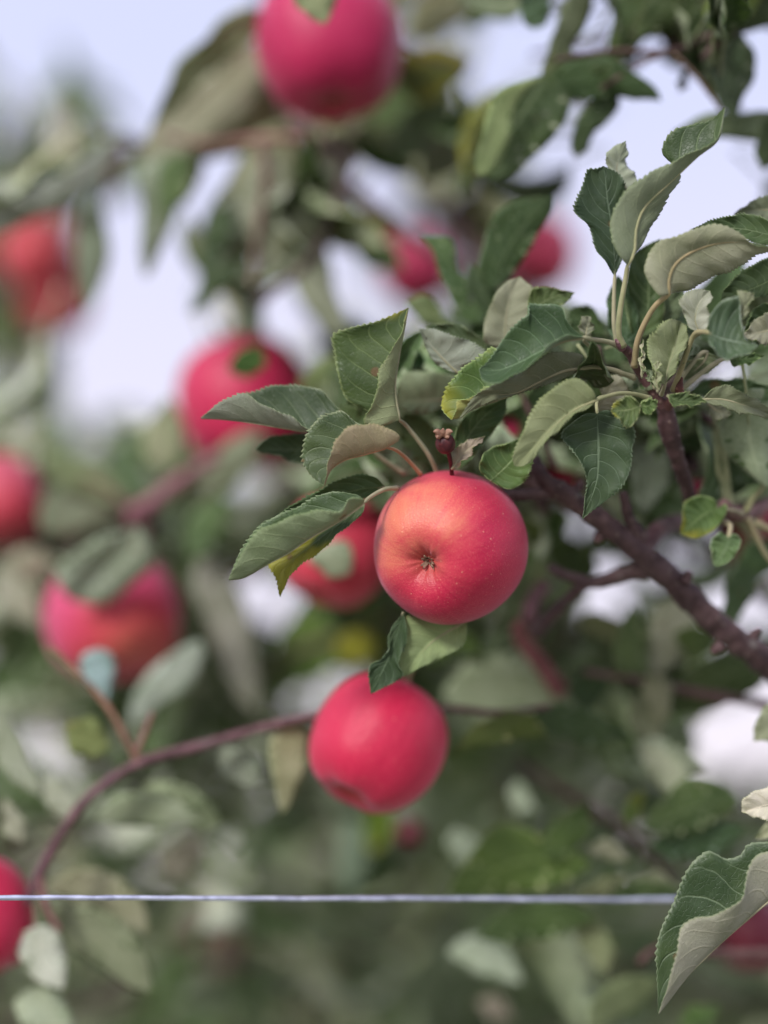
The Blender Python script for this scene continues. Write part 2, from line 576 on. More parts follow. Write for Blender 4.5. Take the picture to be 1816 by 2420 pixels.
def leaf(parent, f, z, base, mid, tip, A, B, fA='t', za=0.0, zb=0.0, zt=0.0, tint=(1, 1, 1), yel=0.0, pet=None, petz=None,
         hi=True, bulge=.10, wave=1.3, petr=1.15, arch=0.0, teeth=32, pcol=(1, 1, 1), name='leaf', ut=(1, 1, 1)):
    """traced leaf: midrib, margin A, margin B in pixels of frame f, z distance of the base (m),
    za / zb / zt / arch: margin A, margin B, tip and middle offsets towards the camera in mm"""
    f_of = lambda p: (p[0], p[1]) if not isinstance(p[0], str) else p
    nT, nS = (130, 7) if hi else (18, 3)
    zz = lambda t, off=0.0: z - (zt * t + arch * math.sin(math.pi * t) + off) * .001
    def line(pts, off):
        m = len(pts)
        out = []
        for i, p in enumerate(pts):
            t = i / (m - 1)
            out.append(campt(f, p, zz(t, off * math.sin(math.pi * t) ** .6 if 0 < i < m - 1 else 0)))
        return out
    mids = spline(line([base] + mid + [tip], 0), nT)
    Am = spline(line([base] + A + [tip], za), nT)
    Bm = spline(line([base] + B + [tip], zb), nT)
    # which margin lies left of the midrib seen from the upper face
    k = int(nT * .4)
    d = mids[min(k + 3, nT - 1)] - mids[max(k - 3, 0)]
    c = sum((mids[min(q + 2, nT - 1)] - mids[q - 2]).to_2d().cross((Am[q] - mids[q]).to_2d()) for q in range(int(nT * .2), int(nT * .8), 2))
    leftscreen = c > 0
    a_is_L = leftscreen == (fA == 't')
    Lm, Rm = (Am, Bm) if a_is_L else (Bm, Am)
    sd = rnd.random() * 5
    V, F, MI, UV, P = leaf_mesh(mids, Lm, Rm, nT, nS, bulge, wave * .001, teeth if hi else 0, .0016, seed=sd)
    b0 = mids[0].copy()
    W = [CROT @ (v - b0) for v in V]
    wb = CAMM @ b0
    me = mesh('leaf_blade', W, F, [M_TOP, M_UND, M_RIM], MI, UV)
    j, h = rnd.uniform(.84, 1.2), rnd.uniform(-.09, .025)
    o = link(name, me, parent, wb - parent.location, (tint[0] * j * (1 + h), tint[1] * j, tint[2] * j * (1 - h), 1 - yel))
    o['under_tint'] = ut
    if hi:
        r = petr * .001
        nC = 2 * nS + 1
        under = []
        for i in range(0, int(nT * .93), 6):
            tg = P[min(i + 1, nT - 1)][nS] - P[max(i - 1, 0)][nS]
            nn = (P[i][nS + 1] - P[i][nS - 1]).cross(tg)
            nn = nn.normalized() if nn.length > 1e-12 else Vector((0, 0, 1))
            under.append(P[i][nS] - nn * (r * .35 * (1 - i / nT)))
        radm = [max(.00016, r * .62 * (1 - i / len(under)) ** .8) for i in range(len(under))]
        pts, rad = under, radm
        if pet:
            pz = petz if petz is not None else z + .006
            m = len(pet)
            pp = [campt(f, q, pz + (z - pz) * (i / m)) for i, q in enumerate(pet)] + [under[0]]
            pp = spline(pp, 22)
            pts = pp[:-1] + under
            rad = [r * (1.22 - .08 * i if i < 3 else 1.0) * (1.05 - .25 * i / 20) for i in range(21)] + radm
        V2, F2 = tube_geo([CROT @ (p - b0) for p in pts], rad, 8)
        link('petiole', mesh('petiole', V2, F2, [M_PET]), o, (0, 0, 0), (*pcol, 1))
    return o


# generic leaf shapes for the foliage further back
PROTO = []
for k in range(10):
    r_ = random.Random(40 + k)
    nT = 14
    hw = r_.uniform(.24, .33)
    fold = R(r_.choice([8, 20, 35, 50, 62]))
    curl = r_.uniform(.2, 1.5)
    twist = r_.uniform(-.7, .7)
    mid, L_, R_ = [], [], []
    y = zc = 0.0
    for i in range(nT):
        t = i / (nT - 1)
        ang = -curl * t
        if i:
            y += math.cos(ang) / (nT - 1)
            zc += math.sin(ang) / (nT - 1)
        m = Vector((0.04 * math.sin(5 * t + k), y, zc))
        w = hw * (math.sin(math.pi * min(1, t ** .78)) ** .8) * (1 - .25 * t)
        tw = twist * t
        for lst, sg in ((L_, -1), (R_, 1)):
            d = Vector((sg * math.cos(fold), 0, math.sin(fold)))
            d = Matrix.Rotation(tw, 3, 'Y') @ d
            d = Matrix.Rotation(ang, 3, 'X') @ d
            lst.append(m + d * (w + .002))
        mid.append(m)
    V, F, MI, UV, _ = leaf_mesh(mid, L_, R_, nT, 2, .12, .03, 0, 0, .002, 2.0, k * 1.7)
    # the stalk is part of the blade mesh here: too small to see apart
    V2, F2 = tube_geo([Vector((0, -.38, .06)), Vector((0, -.2, .03)), Vector((0, 0, -.004)), mid[5] + Vector((0, 0, -.004))],
                      [.018, .014, .013, .006], 5)
    o_ = len(V)
    V += V2
    F += [tuple(o_ + q for q in fc) for fc in F2]
    MI += [3] * len(F2)
    UV += [(.5, 0)] * len(V2)
    PROTO.append(mesh('leaf_shape', V, F, [M_TOP, M_UND, M_RIM, M_PET], MI, UV))


# apples that stay in view: (x, y, radius, distance)
SEEN = [(710, 95, 168, 1.19), (530, 860, 150, 1.30), (243, 1333, 160, 1.25), (-8, 1085, 104, 1.32), (728, 1190, 122, 1.16), (898, 578, 72, 1.5),
        (1163, 550, 76, 1.5), (95, 590, 105, 1.6), (816, 1606, 150, 1.065), (-55, 1985, 134, 1.1)]
HULL = {p.name: [v.co.copy() for v in list(p.vertices)[0:70:4]] for p in PROTO}


def inside(poly, p):
    c, j = False, len(poly) - 1
    for i in range(len(poly)):
        (x1, y1), (x2, y2) = poly[i], poly[j]
        if (y1 > p[1]) != (y2 > p[1]) and p[0] < (x2 - x1) * (p[1] - y1) / (y2 - y1) + x1:
            c = not c
        j = i
    return c


def circ(x, y, r):
    return [(x + r * math.cos(a * .785), y + r * math.sin(a * .785)) for a in range(8)]


# gaps in the canopy where the sky shows (photo pixels, 1660 wide)
GAPS = [
    [(-200, -200), (500, -200), (560, 20), (330, 270), (270, 290), (200, 270), (130, 215), (-200, 170)],
    [(210, 425), (235, 360), (280, 350), (305, 390), (290, 440), (305, 500), (308, 575), (280, 630), (225, 625), (240, 550)],
    [(410, 480), (415, 380), (435, 340), (500, 330), (520, 290), (550, 295), (545, 350), (500, 390), (450, 465)],
    [(320, 500), (340, 475), (380, 475), (400, 505), (385, 575), (325, 595)],
    [(475, 540), (500, 475), (540, 455), (565, 475), (565, 525), (530, 575), (490, 575)],
    [(560, 645), (580, 610), (615, 615), (660, 690), (710, 725), (690, 770), (600, 745), (560, 710)],
    [(200, 650), (280, 620), (350, 595), (425, 575), (415, 670), (500, 645), (520, 670), (500, 720), (425, 780), (390, 850), (200, 890), (130, 850), (175, 685)],
    [(1009, 172), (1021, 104), (1070, 49), (1175, 74), (1181, 141), (1095, 184)],
    [(1187, 55), (1193, 0), (1224, 6), (1224, 43)],
    [(1254, 123), (1254, 61), (1279, -37), (1322, -37), (1322, 61), (1304, 111)],
    [(1371, 92), (1396, 68), (1445, 68), (1451, 98), (1402, 117)],
    [(1353, 135), (1377, 117), (1457, 141), (1470, 178), (1457, 197), (1414, 184)],
    [(1254, 344), (1291, 270), (1347, 215), (1420, 221), (1439, 184), (1488, 197), (1525, 184), (1549, 240), (1648, 393), (1648, 430), (1586, 442), (1513, 485), (1408, 510), (1377, 541), (1328, 614), (1254, 670), (1211, 614), (1242, 522), (1230, 430)],
    [(1580, 111), (1623, 68), (1722, 49), (1722, 270), (1605, 246), (1629, 160)],
    [(1463, 12), (1488, -37), (1513, 0), (1500, 31)],
    [(1193, 295), (1242, 221), (1273, 234), (1230, 307), (1230, 344), (1132, 393), (1150, 350)],
    circ(820, 405, 62), circ(735, 590, 60), circ(800, 680, 44), circ(10, 250, 60), circ(900, 60, 34),
    [(1490, 1270), (1540, 1248), (1592, 1285), (1575, 1352)], [(1600, 1300), (1720, 1255), (1720, 1365), (1610, 1350)], [(1258, 1255), (1345, 1250), (1350, 1340), (1260, 1340)],
    circ(1480, 1190, 34), circ(1315, 1218, 30),
    [(1500, 1630), (1520, 1550), (1580, 1485), (1720, 1460), (1720, 1640)],
    [(480, 1260), (600, 1220), (600, 1320), (560, 1345)], circ(665, 1320, 44), circ(105, 1605, 42), circ(560, 1045, 40), circ(490, 1010, 34),
    circ(1560, 830, 50), circ(40, 1880, 20),
]


def toD(w):
    c = CAMM.inverted() @ w
    zc = -c.z
    return (c.x / zc * 70 / 36 * 2420 + 908) / 1.094, (-c.y / zc * 70 / 36 * 2420 + 1210) / 1.094, zc


def fill_branch(label, limb, z0, z1, box, nspur, per, tints, size=(.055, .08), limb_r=.006, seed=0, gaps=True, under=.68, lift=(-.9, .55)):
    """a branch behind: limb polyline (D pixels), spurs scattered in box (x0,y0,x1,y1), leaves round each spur"""
    r_ = random.Random(seed + 100)
    pts = [at('D', p, z0 + (z1 - z0) * i / max(1, len(limb) - 1)) for i, p in enumerate(limb)]
    root = thing('apple_branch', pts[0], label, 'branch', 'blurred apple branches further back')
    lim = tube('limb', pts, [limb_r, limb_r * .8, limb_r * .45], M_BARK, root, 8, 8 * len(pts), .1, color=(1.2, 1.1, 1.1, 1))
    dense = spline(pts, 24)
    cnt = 0
    for _s in range(nspur):
        for _try in range(30):
            c = (r_.uniform(box[0], box[2]), r_.uniform(box[1], box[3]))
            if not (gaps and any(inside(g, c) for g in GAPS)):
                break
        z = r_.uniform(min(z0, z1), max(z0, z1)) + r_.uniform(-.05, .05)
        tip = at('D', c, z)
        root_p = min(dense, key=lambda q: (q - tip).length)
        mid_p = root_p.lerp(tip, .5) + Vector((r_.uniform(-.01, .01), r_.uniform(-.02, .02), r_.uniform(-.02, .005)))
        if (tip - root_p).length < .24 * z and not (gaps and any(inside(g, toD(root_p.lerp(tip, k / 6))[:2]) for g in GAPS for k in range(7))):
            tube('spur', [root_p, mid_p, tip], [.0032, .0026, .002], M_BARK, root, 6, 8, color=(1.3, 1.2, 1.2, 1))
        for _l in range(per):
            for _try in range(16):
                th = r_.uniform(0, 2 * math.pi)
                el = r_.uniform(*lift)
                d = Vector((math.cos(th) * math.cos(el), math.sin(th) * math.cos(el) * .8, math.sin(el))).normalized()
                ln = r_.uniform(*size) * (1 + .25 * (z - 1))
                b = tip + d * (ln * .38) + Vector((r_.uniform(-1, 1), r_.uniform(-1, 1), r_.uniform(-1, 1))) * .012
                nrm = Vector((r_.uniform(-.8, .8), r_.uniform(-1.0, .7), 1.0 if r_.random() > under else -.5))
                X = d.cross(nrm)
                if X.length < 1e-3:
                    continue
                X.normalize()
                rot = Matrix((X, d, X.cross(d))).transposed()
                shape = r_.choice(PROTO)
                wide = r_.uniform(.9, 1.25)
                clear = True
                if gaps:
                    for v in HULL[shape.name]:
                        q = toD(b + rot @ Vector((v.x * ln * wide, v.y * ln, v.z * ln)))
                        if any(inside(g, q[:2]) for g in GAPS) or any(q[2] < a[3] and (q[0] - a[0]) ** 2 + (q[1] - a[1]) ** 2 < a[2] ** 2 for a in SEEN):
                            clear = False
                            break
                if clear:
                    break
            else:
                continue
            o = bpy.data.objects.new('leaf', shape)
            COL.objects.link(o)
            o.parent = root
            o['under_tint'] = (1.0, 1.0, 1.0)
            o.location = b - root.location
            o.rotation_euler = rot.to_euler()
            o.scale = (ln * wide, ln, ln)
            t = r_.choice(tints)
            t = (t[0] * .96, t[1], t[2] * 1.10)
            j = r_.uniform(.8, 1.2)
            o.color = (t[0] * j, t[1] * j, t[2] * j, 1 - (r_.uniform(.2, .6) if r_.random() < .035 else 0))
            cnt += 1
    return root


# ------------------------------------------------------------------ ground and trees far behind
gm = bpy.data.meshes.new('ground')
bm = bmesh.new()
bmesh.ops.create_grid(bm, x_segments=60, y_segments=60, size=120)
for v in bm.verts:
    v.co.z = .05 * mnoise.noise(v.co * .4)
bm.to_mesh(gm)
bm.free()
gm.materials.append(M_GRASS)
tag(link('ground', gm), kind='structure')


def far_tree(loc, h, w, label, seed, tint, n=1500, low=.35):
    r_ = random.Random(seed)
    root = thing('apple_tree', loc, label, 'tree', 'apple trees of the next row')
    base = Vector(loc)
    tube('trunk', [base, base + Vector((.05, .02, h * .35)), base + Vector((-.04, .05, h * .7)), base + Vector((0, 0, h * .92))], [.075, .06, .035, .012], M_TRUNK, root, 10, 24, .15)
    for k in range(9):
        a = k * 2.4 + r_.random()
        z_ = h * (.25 + .07 * k)
        p = base + Vector((0, 0, z_))
        q = p + Vector((math.cos(a) * w * .45, math.sin(a) * w * .45, h * .12))
        tube('limb', [p, p.lerp(q, .5) + Vector((0, 0, -.03)), q], [.03, .02, .008], M_TRUNK, root, 6, 10, .1)
    V, F, MI = [], [], []
    clumps = []
    for k in range(46):
        a, u_ = r_.uniform(0, 6.28), r_.random()
        zz_ = h * (low + (1 - low) * r_.random())
        prof = math.sin(math.pi * min(.97, max(.05, (zz_ / h - low * .8) / (1.05 - low * .8)))) ** .6
        rr = w * .5 * math.sqrt(u_) * prof
        clumps.append(Vector((math.cos(a) * rr, math.sin(a) * rr, zz_)))
    for k in range(n):
        c = r_.choice(clumps) + Vector((r_.gauss(0, .13), r_.gauss(0, .13), r_.gauss(0, .12)))
        d = Vector((r_.uniform(-1, 1), r_.uniform(-1, 1), r_.uniform(-1, .5))).normalized()
        s = d.cross(Vector((r_.uniform(-1, 1), r_.uniform(-1, 1), r_.uniform(-.3, 1)))).normalized()
        ln = r_.uniform(.07, .11)
        nn = s.cross(d) * ln
        b = len(V)
        V += [c, c + d * ln * .45 + s * ln * .3 + nn * .1, c + d * ln - nn * .1, c + d * ln * .45 - s * ln * .3 + nn * .1, c + d * ln * .45 - nn * .06]
        F += [(b, b + 1, b + 4), (b + 1, b + 2, b + 4), (b + 2, b + 3, b + 4), (b + 3, b, b + 4)]
        m_ = 1 if r_.random() < .5 else 0
        MI += [m_] * 4
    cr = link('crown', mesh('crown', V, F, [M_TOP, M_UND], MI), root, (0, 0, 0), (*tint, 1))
    cr['under_tint'] = (1.0, 1.0, 1.0)
    cr['kind'] = 'stuff'


for k, (x, y, h, w, lb) in enumerate((
        (-1.35, 4.6, 2.05, 1.5, 'far apple tree at lower left, blurred grey green behind the arching twig'),
        (-.15, 4.9, 2.05, 1.6, 'far apple tree blurred behind the second apple and the wire'),
        (.95, 4.5, 1.55, 1.4, 'far low apple tree blurred at lower right behind the wire'),
        (-2.3, 7.5, 2.5, 2.0, 'tallest far apple tree, blurred beyond the left edge apples'),
        (2.2, 7.5, 1.8, 1.9, 'far apple tree blurred at the right edge below the pale sky gap'),
        (.35, 8.0, 2.1, 2.0, 'most distant apple tree, low blurred mass behind the middle of the wire'))):
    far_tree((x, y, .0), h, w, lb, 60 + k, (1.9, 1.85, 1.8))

# ------------------------------------------------------------------ apples
def apple_profile():
    ctl = [(0.0, .715), (.05, .716), (.09, .735), (.15, .80), (.24, .868), (.36, .90), (.44, .90), (.55, .865), (.72, .745), (.87, .535),
           (.965, .26), (1.0, -.02), (.975, -.28), (.90, -.52), (.78, -.71), (.62, -.845), (.46, -.90), (.32, -.885), (.2, -.80),
           (.1, -.66), (0.0, -.56)]
    p = spline([Vector((a, 0, b)) for a, b in ctl], 64)
    return [(max(0.0, q.x), q.z) for q in p]


def apple_skin(seed, lobes=.012, seg=72):
    prof = apple_profile()
    V, F = [], []
    for i, (r_, z_) in enumerate(prof):
        if i in (0, len(prof) - 1):
            V.append(Vector((0, 0, z_)))
            continue
        for k in range(seg):
            th = 2 * math.pi * k / seg
            top = max(0, z_)
            lob = 1 + lobes * top * math.cos(5 * th + seed) + .012 * math.cos(2 * th + seed * 2) + .008 * math.cos(3 * th - seed)
            zz_ = z_ + .012 * top * math.cos(5 * th + seed) * min(1, r_ * 2) + (.011 * math.cos(5 * th + seed) + .007 * math.cos(11 * th + 2 * seed) + .004 * math.cos(17 * th)) * math.exp(-((r_ - .17) / .085) ** 2) * (z_ > 0) + .015 * r_ * math.cos(th + seed)
            p = Vector((r_ * lob * math.cos(th), r_ * lob * math.sin(th), zz_))
            p *= 1 + .010 * mnoise.noise(p * 1.7 + Vector((seed * 3, 0, 0)))
            V.append(p)
    n = len(prof)
    ring = lambda i, k: 1 + (i - 1) * seg + k % seg
    for k in range(seg):
        F.append((0, ring(1, k), ring(1, k + 1)))
        for i in range(1, n - 2):
            F.append((ring(i, k), ring(i + 1, k), ring(i + 1, k + 1), ring(i, k + 1)))
        F.append((ring(n - 2, k), len(V) - 1, ring(n - 2, k + 1)))
    return mesh('apple_skin', V, F, [M_APPLE])


SKIN = [apple_skin(s) for s in (0.7, 2.1, 3.9)]


def calyx_mesh():
    V, F = [], []
    r_ = random.Random(5)
    for k in range(7):
        a = k * 2 * math.pi / 7 + r_.uniform(-.3, .3)
        d = Vector((math.cos(a), math.sin(a), 0))
        s = Vector((-d.y, d.x, 0))
        ln, lift, back = r_.uniform(.06, .105), r_.uniform(.04, .10), r_.uniform(-.02, .05)
        b = len(V)
        w = r_.uniform(.013, .022)
        rows = [(0.025, .0, w), (.035 + ln * .35, lift * .8, w * .95), (.035 + ln * .7, lift, w * .6), (.035 + ln, lift + back, .003)]
        for (rr, hh, ww) in rows:
            for sg in (-1, 1):
                for th in (0, .010):
                    V.append(d * rr + s * (sg * ww) + Vector((0, 0, .718 + hh - th)))
        for i in range(3):
            q, w_ = b + i * 4, b + (i + 1) * 4
            F += [(q, q + 2, w_ + 2, w_), (q + 1, w_ + 1, w_ + 3, q + 3), (q, w_, w_ + 1, q + 1), (q + 2, q + 3, w_ + 3, w_ + 2)]
        F += [(b, b + 1, b + 3, b + 2), (b + 12, b + 14, b + 15, b + 13)]
    for k in range(5):   # dry stamens standing in the cup
        a = r_.uniform(0, 6.28)
        p0 = Vector((math.cos(a) * .025, math.sin(a) * .025, .70))
        a2 = r_.uniform(0, 6.28)
        p1 = p0 + Vector((math.cos(a2) * .05, math.sin(a2) * .05, r_.uniform(.03, .07)))
        V2, F2 = tube_geo([p0, p0.lerp(p1, .5), p1], [.008, .007, .006], 5)
        o_ = len(V)
        V += V2
        F += [tuple(o_ + q for q in fc) for fc in F2]
    return mesh('calyx', V, F, [M_SEPAL], smooth=False)


CALYX = calyx_mesh()
V_, F_ = tube_geo(spline([Vector((0, 0, -.55)), Vector((.02, 0, -.8)), Vector((.06, .02, -1.05)), Vector((.14, .03, -1.3))], 10), [.045] * 3 + [.036] * 5 + [.05, .06], 8)
STEM = mesh('stem', V_, F_, [M_STEM])


def apple(c, rad, z, axis, label, tint=(1, 1, 1), orange=0.0, spin=0.0, sx=1.0, sk=0, name='apple'):
    """c centre (D px), rad (D px), axis = calyx direction in camera space (x right, y up, z to viewer)"""
    loc = at('D', c, z)
    o = thing(name, loc, label, 'apple', 'red apples on the branches')
    zax = (CROT @ Vector(axis)).normalized()
    # local +Y (orange side) leans up on the screen
    up = CROT @ Vector((math.sin(spin), math.cos(spin), 0))
    yax = (up - zax * up.dot(zax)).normalized()
    xax = yax.cross(zax)
    o.rotation_euler = Matrix((xax, yax, zax)).transposed().to_euler()
    s = rad * px(z)
    o.scale = (s * sx, s * sx, s)
    link('skin', SKIN[sk], o, (0, 0, 0), (*tint, 1 - orange))
    link('calyx', CALYX, o)
    link('stem', STEM, o)
    return o


apple((972, 1183), 165, 1.0, (-.40, -.22, .89), 'sharp orange red apple in front showing its dried calyx end', (1.0, 1.0, 1.0), .92, R(8))
apple((816, 1606), 147, 1.065, (-.46, -.79, .40), 'crimson pink apple hanging low in the middle above the wire', (1.15, 1.2, 1.15), .10, R(200), sk=1)
apple((710, 95), 163, 1.19, (.1, -.95, .28), 'large blurred pink apple cut by the top edge of the picture', (.95, 1.0, 1.5), .18, R(180), .98, sk=2)
apple((530, 872), 148, 1.30, (.25, -.93, .2), 'blurred bright pink apple behind the leaf pointing left', (1.1, 1.5, 1.45), .06, R(160), sk=1)
apple((243, 1338), 132, 1.235, (.15, -.93, .35), 'blurred red apple at left under a grey rolled leaf', (1.2, 4.6, 2.7), .75, R(20), 1.13, sk=0)
apple((-8, 1085), 102, 1.32, (.3, -.8, .4), 'blurred salmon apple cut by the left edge at mid height', (1.2, 8.0, 2.8), .45, R(10), sk=2)
apple((728, 1190), 122, 1.16, (-.3, -.85, .3), 'blurred red apple partly hidden behind the front apple and folded leaf', (1.15, 3.0, 1.4), .3, R(20), sk=1)
apple((898, 578), 82, 1.5, (.2, -.9, .3), 'small blurred magenta apple above the leaf clusters at centre', (.8, 1.2, 1.3), .05, 0, sk=0)
apple((1163, 550), 84, 1.5, (-.1, -.9, .3), 'small blurred red apple against sky behind upright green leaf', (.85, 2.0, 1.3), .15, 0, sk=2)
apple((78, 545), 82, 1.6, (0, -.9, .3), 'upper blurred orange red apple of the pair near left edge', (.8, 3.2, .8), .6, 0, sk=1)
apple((120, 645), 78, 1.62, (.2, -.9, .2), 'lower blurred orange red apple of the pair near left edge', (.8, 2.8, .8), .35, 0, sk=0)
apple((-55, 1985), 132, 1.10, (.3, -.9, .3), 'crimson apple cut by the left edge behind the wire', (1.0, 1.0, 1.1), .02, 0, sk=2)
apple((150, 1545), 52, 1.5, (0, -.9, .3), 'small dark red blurred apple below the grey leaf apple at left', (.6, 1.2, 1.0), .05, 0, sk=1)
apple((460, 2030), 50, 1.75, (0, -.9, .3), 'small dull red blurred apple just under the wire', (.7, 3.0, 2.0), .15, 0, sk=1)
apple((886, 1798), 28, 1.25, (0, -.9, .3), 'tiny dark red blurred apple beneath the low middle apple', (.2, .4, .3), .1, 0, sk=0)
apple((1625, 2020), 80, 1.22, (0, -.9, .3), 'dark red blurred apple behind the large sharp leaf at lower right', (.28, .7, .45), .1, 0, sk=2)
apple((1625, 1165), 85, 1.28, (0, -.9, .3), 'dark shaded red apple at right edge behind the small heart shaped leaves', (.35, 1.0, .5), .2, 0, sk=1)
apple((1092, 932), 32, 1.10, (0, -.9, .3), 'pink apple peeking between the leaves right of the dried fruitlet', (1.0, 2.0, 1.5), .15, 0, sk=0)
apple((1205, 1035), 44, 1.14, (0, -.9, .3), 'small red apple peeking behind the diagonal branch fork', (.9, 2.0, 1.2), .3, 0, sk=1)
apple((1512, 1070), 32, 1.10, (0, -.9, .3), 'small magenta apple showing just above the yellowed heart leaf', (.6, .6, 1.0), 0, 0, sk=0)

# dried fruitlet above the front apple
fl = thing('fruitlet', at('D', (976, 1012), .985), 'tiny dried dark red fruitlet with pale sepals above the front apple', 'fruitlet')
fc = at('D', (963, 958), .978)
tube('stem', [at('D', (977, 1030), .99), at('D', (974, 1000), .984), at('D', (968, 972), .979)], [.0012, .0010, .0014], M_FRUITLET, fl, 8, 14)
bm = bmesh.new()
bmesh.ops.create_uvsphere(bm, u_segments=24, v_segments=16, radius=1)
for v in bm.verts:
    v.co *= 1 + .09 * math.sin(5 * math.atan2(v.co.y, v.co.x)) * (1 - abs(v.co.z)) + .06 * mnoise.noise(v.co * 3)
    v.co = v.co * (21 * px(.98))
    v.co.z *= 1.1
me = bpy.data.meshes.new('fruit')
bm.to_mesh(me)
bm.free()
me.materials.append(M_FRUITLET)
me.polygons.foreach_set('use_smooth', [True] * len(me.polygons))
link('fruit', me, fl, fc - fl.location)
ctr = at('D', (957, 942), .974)
for k in range(5):
    a = k * 2 * math.pi / 5 + .3
    p0 = ctr + CROT @ Vector((math.cos(a) * 6 * px(), math.sin(a) * 4 * px(), 0))
    p1 = ctr + CROT @ Vector((math.cos(a) * 13 * px(), (math.sin(a) * 7 + 7) * px(), .001 + .002 * math.sin(a)))
    p2 = ctr + CROT @ Vector((math.cos(a) * 21 * px(), (math.sin(a) * 11 + 5) * px(), .003))
    tube('sepal', [p0, p1, p2], [.0016, .0017, .0003], M_SEPALW, fl, 7, 9, .3)

# ------------------------------------------------------------------ front branch with the sharp leaf clusters
fb = thing('apple_branch', at('D', (1720, 1490), 1.075), 'purple brown diagonal apple branch carrying the sharp leaf clusters round the front apple', 'branch')


def dl(pts, z):
    zs = z if isinstance(z, (list, tuple)) else [z] * len(pts)
    return [at('D', p, q) for p, q in zip(pts, zs)]


k1 = px()
tube('limb', dl([(1760, 1530), (1650, 1425), (1545, 1345), (1450, 1250), (1385, 1195), (1320, 1140), (1240, 1080), (1175, 1035), (1150, 990)],
                [1.058, 1.05, 1.043, 1.036, 1.03, 1.027, 1.023, 1.02, 1.024]),
     [36 * k1, 33 * k1, 30 * k1, 28 * k1, 30 * k1, 24 * k1, 25 * k1, 22 * k1, 15 * k1], M_BARK, fb, 16, 150, .2, 13)
for bx, by, ux, uy in ((1480, 1258, 14, -30), (1560, 1392, -26, 22), (1625, 1378, 22, -24), (1300, 1152, -16, 24), (1250, 1060, 12, -26)):
    tube('bud', dl([(bx, by), (bx + ux * .5, by + uy * .55), (bx + ux * .85, by + uy * .85)], 1.03), [13 * k1, 12 * k1, 6 * k1], M_BARK, fb, 9, 12, .25, 4, color=(1.1, 1.05, 1.05, 1))
tube('spur', dl([(1200, 1062), (1150, 1068), (1098, 1070), (1060, 1060)], [1.022, 1.02, 1.02, 1.022]), [16 * k1, 13 * k1, 13 * k1, 8 * k1], M_BARK, fb, 10, 30, .15, 6)
tube('spur', dl([(1385, 1165), (1362, 1125), (1352, 1090), (1346, 1062)], [1.03, 1.026, 1.022, 1.02]), [20 * k1, 13 * k1, 12 * k1, 9 * k1], M_BARK, fb, 10, 30, .15, 6)
tube('twig', dl([(1385, 1190), (1430, 1140), (1480, 1125), (1540, 1120), (1600, 1090)], [1.03, 1.05, 1.075, 1.1, 1.125]), [22 * k1, 20 * k1, 18 * k1, 15 * k1, 10 * k1], M_BARK, fb, 10, 34, .1, color=(1.7, 1.5, 1.6, 1))
tube('twig', dl([(1400, 1225), (1350, 1240), (1285, 1258), (1230, 1245), (1185, 1225)], [1.036, 1.043, 1.05, 1.055, 1.06]), [26 * k1, 18 * k1, 14 * k1, 13 * k1, 10 * k1], M_BARK, fb, 10, 34, .14, 7)
tube('twig', dl([(1268, 1258), (1232, 1290), (1195, 1325), (1160, 1365)], [1.05, 1.06, 1.07, 1.08]), [13 * k1, 13 * k1, 15 * k1, 20 * k1], M_BARK, fb, 10, 30, .14, 7)
tube('twig', dl([(1150, 1330), (1120, 1365), (1165, 1430), (1212, 1495)], [1.1, 1.12, 1.14, 1.15]), [10 * k1, 20 * k1, 22 * k1, 21 * k1], M_BARK, fb, 12, 26, .12, color=(3.6, 2.1, 2.2, 1))
tube('twig', dl([(1140, 1345), (1150, 1300), (1175, 1262)], [1.1, 1.11, 1.12]), [20 * k1, 19 * k1, 18 * k1], M_BARK, fb, 10, 16, .06, color=(2.6, 2.2, 2.4, 1))
# upright spur and the small twig above it
tube('spur', dl([(1495, 1090), (1482, 1045), (1462, 985), (1446, 930), (1440, 895), (1432, 868)], [1.035, 1.025, 1.012, 1.003, 1.0, .998]),
     [16 * k1, 15 * k1, 16 * k1, 18 * k1, 23 * k1, 16 * k1], M_BARK, fb, 14, 60, .13, 8, color=(1.0, .9, .9, 1))
tube('twig', dl([(1436, 880), (1415, 850), (1385, 805), (1362, 765), (1340, 745)], [.998, .994, .99, .985, .982]),
     [14 * k1, 12 * k1, 11.5 * k1, 11 * k1, 8 * k1], M_BARK, fb, 12, 44, .12, 9, color=(1.7, 1.45, 1.45, 1))
tube('bud', dl([(1346, 752), (1336, 741), (1330, 733)], [.98, .977, .975]), [9 * k1, 8 * k1, 2 * k1], M_BARK, fb, 10, 10, .1, color=(2.4, 1.9, 2.3, 1))
tube('bud', dl([(1470, 852), (1468, 838), (1474, 815)], [.985, .982, .98]), [11 * k1, 9 * k1, 2 * k1], M_BARK, fb, 10, 12, .1, color=(1.8, 1.2, 1.0, 1))
tube('spur', dl([(1440, 880), (1458, 860), (1470, 845)], [.998, .99, .985]), [13 * k1, 11 * k1, 11 * k1], M_BARK, fb, 10, 14, .15, 5, color=(1.4, 1.1, 1.0, 1))
# hidden wood that carries the leaf rosette behind the front apple
tube('spur', dl([(1060, 1060), (1030, 1062), (990, 1050), (960, 1040)], [1.03, 1.028, 1.022, 1.015]), [9 * k1, 9 * k1, 9 * k1, 8 * k1], M_BARK, fb, 10, 24, .15, 6)

DK = (.95, .98, .95)
PALE = (1.25, 1.2, 1.25)
PINK = (1.35, 1.02, .95)
ROS = (1145, 870)    # F1: rosette behind the front apple's shoulder
L = lambda *a, **k: leaf(fb, *a, **k)
